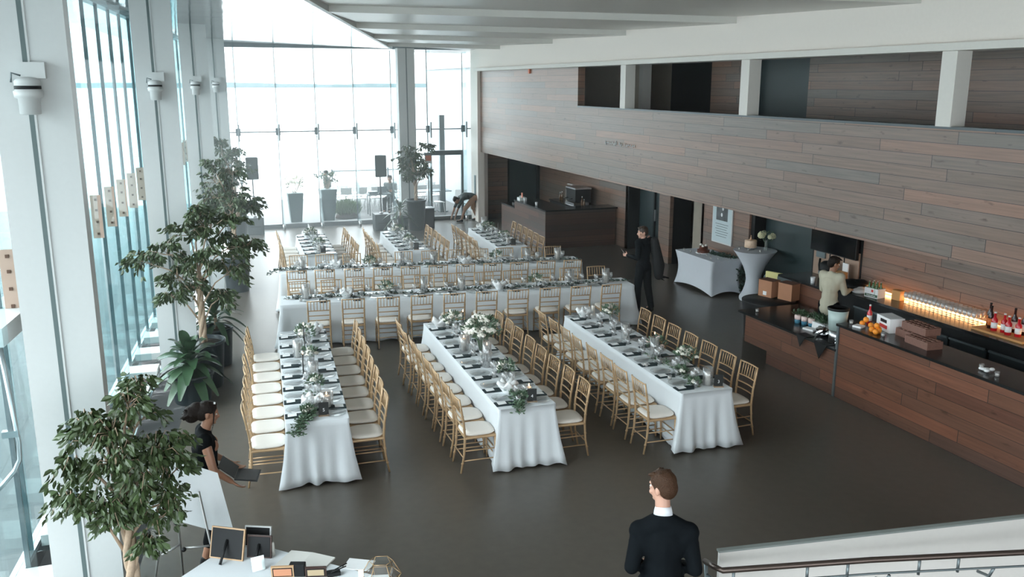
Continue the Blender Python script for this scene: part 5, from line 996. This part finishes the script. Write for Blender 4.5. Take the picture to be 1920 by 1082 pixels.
def person(loc, yaw, label, J, skin, top, bottom, hair, s=1.0, hy=0, hp=0, fem=False, topm=SUIT, botm=SUIT, hairm=HAIRD, shoe=BLACK, names=('jacket', 'trousers'), curl=.5, extra=None, sleeve=1.0, hnorm=None):
    D = dict(pel=(0, 0, .94), wai=(0, 0, 1.08), che=(0, 0, 1.27), nek=(0, -.015, 1.46), head=(0, .015, 1.635), shl=(-.175, -.01, 1.415), shr=(.175, -.01, 1.415), ell=(-.23, -.03, 1.13), elr=(.23, -.03, 1.13), wrl=(-.22, .09, .90), wrr=(.22, .09, .90),
             hil=(-.09, 0, .92), hir=(.09, 0, .92), knl=(-.10, .02, .50), knr=(.10, .02, .50), anl=(-.10, -.03, .09), anr=(.10, -.03, .09)); D.update(J); D = {k: Vector(v)*s for k, v in D.items()}
    t = thing('person', loc, label, 'person', yaw)
    axis = (D['nek']-D['pel']).normalized(); rt = (D['shr']-D['shl']).normalized(); fw = axis.cross(rt)*-1; fw = rt.cross(axis)*-1
    B3 = Matrix((rt, rt.cross(axis)*-1, axis)).transposed().to_4x4()
    def torso(b, g=0, hem=0, low=True):
        for k, w, dd, h in (('che', .155, .108, .15), ('wai', .125, .092, .12)): b.ell((0, 0, 0), ((w-(.02 if fem else 0)+g)*s, (dd+g)*s, (h+g)*s), 16, 10, Matrix.Translation(D[k]) @ B3)
        b.cap(D['che'], D['wai'], (.115+g)*s, (.10+g)*s); b.cap(D['wai'], D['pel'], (.10+g)*s, (.115+g)*s); b.cap(D['shl']-axis*.03*s, D['shr']-axis*.03*s, (.058+g)*s, (.058+g)*s)
        for q in ('shl', 'shr'): b.cap(D['nek']*.88+D[q]*.12-axis*.05*s, D[q]-axis*.0*s, (.074+g*.6)*s, (.054+g)*s)
        b.cap(D['shl']*.55+D['shr']*.45-axis*.0, D['nek'], (.07+g)*s, (.052+g*.4)*s)
        for q in ('shl', 'shr'): b.cap(D[q], D['che'].lerp(D[q], .35)-axis*.05*s, (.065+g)*s, (.085+g)*s)
        if fem: 
            for sx in (-1, 1): b.ell((sx*.065*s, .085*s, .02*s), (.06*s, .05*s, .06*s), 12, 8, Matrix.Translation(D['che']) @ B3)
        if low: b.ell((0, 0, 0), ((.155+(.01 if fem else 0)+g)*s, (.112+g)*s, (.12+g)*s), 16, 10, Matrix.Translation(D['pel']) @ B3)
    def arms(b, g=0, fr=1.0):
        for a, e, w in (('shl', 'ell', 'wrl'), ('shr', 'elr', 'wrr')):
            b.cap(D[a], D[e], (.054+g)*s, (.041+g)*s)
            if fr > 0: b.cap(D[e], D[e].lerp(D[w], fr), (.041+g)*s, (.041-.014*fr+g)*s)
    def legs(b, g=0, fr=1.0, wide=0):
        for h, k, a in (('hil', 'knl', 'anl'), ('hir', 'knr', 'anr')): b.cap(D[h], D[k], (.085+g)*s, (.056+g+wide)*s); b.cap(D[k], D[k].lerp(D[a], fr), (.056+g+wide)*s, (.056-.018*fr+g+wide)*s)
    b = MB(); torso(b); arms(b); legs(b); b.cap(D['nek']-axis*.05*s, D['head']-Vector((0, 0, .05))*s, .056*s, .052*s)
    for e, w, tn in (('ell', 'wrl', -1), ('elr', 'wrr', 1)):
        dd = D[w]-D[e]; hn = (hnorm or {}).get(w, (-tn*1.0, 0, 0)); hand(b, D[w], dd, hn, curl, s, tn)
    for a, k in (('anl', 'knl'), ('anr', 'knr')): f = Vector((0, 1, 0)); b.cap(D[a], D[a]+Vector((0, .13, -.045))*s, .035*s, .028*s)
    HM = Matrix.Translation(D['head']) @ Matrix.Rotation(hy, 4, 'Z') @ Matrix.Rotation(hp, 4, 'X') @ Matrix.Scale(s, 4)
    for c, r in (((0, -.012, .022), (.076, .096, .100)), ((0, .025, -.045), (.058, .068, .068)), ((0, .072, -.092), (.022, .022, .018)), ((-.08, -.012, -.012), (.010, .020, .032)), ((.08, -.012, -.012), (.010, .020, .032)), ((0, .086, -.058), (.024, .013, .009)), ((0, .080, .030), (.052, .012, .010)), ((-.045, .062, -.03), (.022, .02, .022)), ((.045, .062, -.03), (.022, .02, .022))): b.ell(c, r, 12, 8, HM)
    b.cap((0, .088, .012), (0, .108, -.026), .009, .012, 8, HM); b.ell((0, .098, -.032), (.018, .012, .009), 8, 6, HM)
    remesh(b.build('body', skin, t), .0085, 2)
    for sx in (-1, 1): e = MB().ell((sx*.031, .075, .006), (.013, .010, .009), 10, 8, HM).build('eye', mat('eye_white', (.8, .78, .75), .3), t); MB().ell((sx*.031, .0835, .006), (.006, .003, .006), 8, 6, HM).build('iris', BLACK, e)
    if hair:
        b = MB(); rnd = random.Random(5)
        for c, r in hair[0]: b.ell(c, r, 14, 10, HM)
        for A, Bq, ra, rb in hair[1]: b.cap(A, Bq, ra, rb, 8, HM)
        h = remesh(b.build('hair', hairm, t), .006, 2)
    if top:
        b = MB(); torso(b, .014, low=(top != 'crop')); 
        if sleeve >= 0: arms(b, .012, sleeve)
        if top == 'jacket':
            b.cap(D['wai'], D['pel']-Vector((0, 0, .10))*s, .125*s, .14*s); b.ell((0, 0, -.08*s), (.17*s, .13*s, .13*s), 16, 8, Matrix.Translation(D['pel']) @ B3)
        remesh(b.build(names[0], topm, t), .013, 4)
    if bottom:
        b = MB(); b.ell((0, 0, -.02*s), (.162*s, .122*s, .12*s), 16, 10, Matrix.Translation(D['pel']) @ B3); legs(b, .012, {'long': .96, 'crop': .6, 'shorts': -1}.get(bottom, 1) if bottom != 'shorts' else 0, .012 if bottom != 'shorts' else .01); remesh(b.build(names[1], botm, t), .013, 4)
    if shoe:
        for a in ('anl', 'anr'):
            p = D[a]; b = MB(); b.cap(p+Vector((0, -.02, -.045))*s, p+Vector((0, .14, -.052))*s, .042*s, .036*s).cap(p+Vector((0, -.01, -.01))*s, p+Vector((0, .06, -.035))*s, .042*s, .038*s); sh_ = remesh(b.build('shoe', shoe, t), .011, 3)
    if extra: extra(t, D, HM, s)
    return t
SH = ([((0, -.014, .046), (.083, .098, .082)), ((0, -.048, .0), (.077, .064, .082)), ((-.05, -.02, .02), (.032, .06, .05)), ((.05, -.02, .02), (.032, .06, .05))],
      [((x, .03-.1*q, .105+.01*math.sin(x*60)), (x*1.1+.01, .075-.1*q, .088), .014, .010) for x in (-.05, -.025, 0, .025, .05) for q in (0, .6)])
# man in the black dinner jacket, lower right
def suit_extra(t, D, HM, s):
    n = D['nek']
    b = MB(); b.lathe([(.068, -.035), (.062, .0), (.056, .022), (.052, .022), (.056, -.01)], 20, Matrix.Translation(n+Vector((0, .012, .03))) @ Matrix.Rotation(R(-14), 4, 'X')); b.build('shirt_collar', mat('shirt_white', (.82, .85, .90), .6), t)
    f = n+Vector((0, .088, -.015)); b = MB(); [b.cap(f, f+Vector((sx*.045, -.004, dz)), .006, .016, 8) for sx in (-1, 1) for dz in (.004, -.006)]; b.ell(tuple(f), .010, 8, 6); b.build('bow_tie', SUIT, t)
    MB().prism([(-.04, 0), (.04, 0), (.02, -.25), (-.02, -.25)], .118, .124, 1, Matrix.Translation(n+Vector((0, 0, -.06)))).build('shirt_front', mat('shirt_white', (.82, .85, .90), .6), t)
    MB().ell((0, 0, 0), (.02, .018, .022), 8, 6, Matrix.Translation(D['shl']+Vector((.05, .10, .02)))).build('boutonniere', PETAL, t)
person((2.96, 5.12, 0), R(-24), 'man with short brown hair in a black dinner jacket, back turned, lower right foreground',
       dict(nek=(-.012, -.01, 1.475), head=(-.02, .02, 1.665), shl=(-.168, 0, 1.335), shr=(.168, 0, 1.335), che=(0, 0, 1.25), ell=(-.222, -.05, 1.08), elr=(.222, -.05, 1.08), wrl=(-.15, .17, .99), wrr=(.15, .17, .99)), SKIN, 'jacket', 'long', SH, 1.012, R(48), R(-8), topm=SUIT, hairm=HAIRB, names=('dinner_jacket', 'trousers'), extra=suit_extra, hnorm={'wrl': (0, -1, 0), 'wrr': (0, -1, 0)})
# woman with the open folder
WH = ([((0, -.02, .045), (.084, .098, .082)), ((0, -.055, .0), (.080, .07, .09)), ((-.01, -.15, -.03), (.075, .085, .095)), ((0, -.12, .03), (.06, .07, .07)), ((0, .02, .09), (.05, .05, .03))],
      [((-.062, .045, .05), (-.072, .065, -.09), .010, .006), ((.062, .045, .05), (.072, .06, -.09), .010, .006), ((-.072, .065, -.09), (-.078, .06, -.22), .006, .004), ((.072, .06, -.09), (.078, .055, -.20), .006, .004)]+[((random.Random(k).uniform(-.06, .06), -.16, -.03), (random.Random(k+9).uniform(-.10, .10), -.22-random.Random(k+3).uniform(0, .03), -.12+random.Random(k+5).uniform(0, .14)), .02, .010) for k in range(12)])
def woman_extra(t, D, HM, s):
    MB().box(.02, .045, .03, .045, .110, .125, HM).build('hair_clip', PAPER, t)
    for sx in (-1, 1): MB().cap(D['che']+Vector((sx*.06, .07, .06)), D['shl' if sx < 0 else 'shr']+Vector((-sx*.07, 0, .05)), .010, .010).build('shoulder_strap', SUIT, t)
person((-.09, 8.32, 0), R(-88), 'dark-haired woman in a black jumpsuit holding an open folder beside the foreground fig tree',
       dict(head=(0, .06, 1.59), nek=(0, 0, 1.42), che=(0, 0, 1.24), shl=(-.15, 0, 1.36), shr=(.15, 0, 1.36), ell=(-.21, .05, 1.08), elr=(.22, .06, 1.06), wrl=(-.12, .24, .98), wrr=(.17, .22, .90), knr=(.1, .05, .5), anr=(.11, -.08, .09), anl=(-.12, .10, .09), knl=(-.11, .09, .5)), SKINT, 'crop', 'crop', WH, .93, R(0), R(-14), fem=True, topm=mat('black_jumpsuit', (.007, .008, .009), .85, spec=.08), botm=mat('black_jumpsuit', (.007, .008, .009), .85, spec=.08),
       hairm=HAIRD, names=('jumpsuit_top', 'culottes'), extra=woman_extra, sleeve=-1, hnorm={'wrl': (0, 0, 1), 'wrr': (0, 0, 1)}, curl=.35)
t = thing('open_folder', (.205, 8.27, .865), 'open black folder held in the hands of the dark-haired woman', 'folder', R(-12)); FO = mat('folder_black', (.02, .022, .024), .45)
MB().box(-.03, .18, -.14, .12, -.012, -.004, Matrix.Rotation(R(8), 4, 'Y')).build('base_cover', FO, t); MB().box(.0, .165, -.125, .105, -.004, -.002, Matrix.Rotation(R(8), 4, 'Y')).build('grey_page', mat('folder_page', (.07, .065, .065), .6), t); MB().box(-.215, -.03, -.14, .12, -.012, -.004, Matrix.Rotation(R(40), 4, 'Y')).build('raised_cover', FO, t)
# man in black with a bag over the shoulder
def bag_extra(t, D, HM, s):
    MB().cap((.10, .08, 1.02), (-.13, .08, 1.02), .012, .012).build('belt_buckle', STEEL, t)
person((8.28, 15.55, 0), R(20), 'man all in black standing by the cross tables, looking left, garment bag on his shoulder',
       dict(head=(-.02, .03, 1.60), wrl=(-.25, .20, 1.14), ell=(-.24, -.06, 1.12), elr=(.22, -.06, 1.16), wrr=(.19, .02, 1.36), anl=(-.10, .04, .09), knl=(-.10, .05, .5), anr=(.13, -.12, .09), knr=(.12, -.02, .5)), SKIN, 'shirt', 'long', SH, 1.0, R(55), R(-6), topm=SUIT, hairm=mat('dark_brown_hair', (.04, .022, .014), .45), names=('black_shirt', 'trousers'), hnorm={'wrl': (1, 0, 0), 'wrr': (0, -1, 0)})
t = thing('mobile_phone', (7.93, 15.78, 1.20), 'phone with pale screen held by the man all in black', 'phone', R(20)); M = Matrix.Rotation(R(-50), 4, 'X') @ Matrix.Rotation(R(30), 4, 'Z'); MB().box(-.035, .035, -.004, .004, -.07, .07, M).build('case', BLACK, t); MB().box(-.032, .032, -.0055, -.004, -.066, .066, M).build('screen', PAPER, t)
t = thing('garment_bag', (8.50, 15.42, 0), 'long black garment bag hanging down the back of the man all in black', 'bag', R(20)); b = MB(); b.cap((-.02, .06, 1.43), (.03, -.03, .95), .085, .12).cap((.03, -.03, .95), (.05, -.02, .74), .12, .09).cap((.05, 0, .74), (.30, -.06, .66), .03, .018).cap((.05, 0, .70), (.22, -.02, .62), .02, .012); o = b.build('bag_body', mat('bag_black', (.006, .007, .008), .8), t); remesh(o, .014, 3)
# bartender
person((9.66, 11.70, 0), R(-70), 'bartender in a pale beige shirt reaching over the back bar', dict(head=(0, .05, 1.60), nek=(0, .0, 1.44), shl=(-.155, .02, 1.40), shr=(.155, .02, 1.40), ell=(-.20, .10, 1.14), elr=(.20, .10, 1.14), wrl=(-.10, .34, 1.15), wrr=(.14, .34, 1.14)), SKINT, 'jacket', 'long', SH, 1.0, R(-30), R(-18), topm=SHIRTB, botm=SUIT, hairm=HAIRD, names=('beige_shirt', 'trousers'), hnorm={'wrl': (0, 0, -1), 'wrr': (0, 0, -1)})
# bending person by the exit door
person((8.46, 28.25, 0), R(90), 'person in a dark top and tan shorts bending down by the exit door', dict(pel=(0, -.22, .80), wai=(0, -.12, .86), che=(0, .10, .86), nek=(0, .27, .80), head=(0, .40, .74), shl=(-.17, .22, .80), shr=(.17, .22, .80), ell=(-.15, .36, .52), elr=(.15, .40, .50), wrl=(-.12, .46, .22), wrr=(.12, .52, .20), hil=(-.09, -.20, .80), hir=(.09, -.20, .80), knl=(-.12, .12, .46), knr=(.12, -.22, .45), anl=(-.13, .26, .09), anr=(.13, -.36, .09)),
       SKINT, 'shirt', 'shorts', ([((0, -.014, .046), (.083, .098, .082)), ((0, -.048, .0), (.077, .064, .082)), ((0, -.06, .10), (.035, .035, .035))], []), .98, 0, R(-60), topm=mat('dark_green_top', (.02, .035, .035), .8), botm=mat('tan_shorts', (.38, .22, .14), .8), names=('dark_top', 'shorts'), sleeve=0, hnorm={'wrl': (0, -1, 0), 'wrr': (0, -1, 0)})
person((4.30, 31.2, -.02), R(60), 'person outside the end glass behind the taller planter, dark hair and shawl', {}, SKINT, 'shirt', 'long', SH, .90, 0, R(-10), topm=mat('grey_top', (.10, .12, .12), .8), botm=mat('pale_trousers', (.30, .32, .32), .8), names=('shawl', 'trousers'), shoe=BLACK)
person((6.6, 31.6, -.02), R(150), 'person in dark clothes sitting at the equipment table outside the end glass', dict(pel=(0, 0, .50), wai=(0, 0, .64), che=(0, .02, .84), nek=(0, .03, 1.02), head=(0, .06, 1.19), shl=(-.17, .02, .97), shr=(.17, .02, .97), ell=(-.21, .05, .70), elr=(.21, .05, .70), wrl=(-.15, .28, .76), wrr=(.15, .28, .76), hil=(-.09, 0, .48), hir=(.09, 0, .48), knl=(-.1, .42, .48), knr=(.1, .42, .48), anl=(-.1, .42, .09), anr=(.1, .42, .09)), SKINT, 'shirt', 'long', SH, 1.0, 0, 0, topm=mat('grey_top', (.10, .12, .12), .8), names=('dark_top', 'trousers'))
t = thing('stool', (6.6, 31.6, -.02), 'low dark stool under the seated person outside', 'stool', R(150)); MB().box(-.17, .17, -.2, .15, .34, .38).build('seat', GREYM, t); [MB().tube([(a*.13, b*.13, .34), (a*.15, b*.15, 0)], .012, 6).build('leg', GREYM, t) for a in (-1, 1) for b in (-1, 1)]
t = thing('equipment_table', (6.05, 31.0, -.02), 'dark table with sound equipment outside the end glass', 'table'); MB().box(-.40, .40, -.25, .25, .70, .74).build('tabletop', GREYM, t); [MB().tube([(a*.36, b*.2, .7), (a*.36, b*.2, 0)], .015, 6).build('leg', GREYM, t) for a in (-1, 1) for b in (-1, 1)]
t = thing('laptop', (6.2, 31.0, .72), 'open dark laptop on the equipment table outside', 'laptop'); MB().box(-.16, .16, -.11, .11, 0, .02).build('keyboard', GREYM, t); MB().box(-.16, .16, .11, .125, 0, .22).build('screen', GREYM, t)
slab('sound_mixer', 5.85, 31.0, .72, .3, .3, .08, GREYM, 'flat sound mixer left of the laptop on the outside table', 'mixer')

# ---------------------------------------------------------------- thin haze volumes added to imitate bloom from the windows
def glare(d, x1, y0, y1, lb):
  hz = bpy.data.materials.new('glare_scatter'); hz.use_nodes = True; hn = hz.node_tree; hn.nodes.clear()
  vs_ = hn.nodes.new('ShaderNodeVolumeScatter'); vs_.inputs['Density'].default_value = d; vs_.inputs['Anisotropy'].default_value = .35; vs_.inputs['Color'].default_value = (.93, .98, 1, 1)
  ho = hn.nodes.new('ShaderNodeOutputMaterial'); hn.links.new(vs_.outputs[0], ho.inputs['Volume'])
  o = MB().box(-3.4, x1, y0, y1, .01, 5.4).build('glare_volume', hz); tag(o, lb, 'glare', kind='stuff')
glare(.0035, 8.4, 9.0, 17.995, 'added volume imitating pale window haze in the middle of the hall')
glare(.021, 5.8, 18.0, 28.6, 'added volume imitating window haze at the far end of the hall before the windows')
SC.cycles.volume_bounces = 1
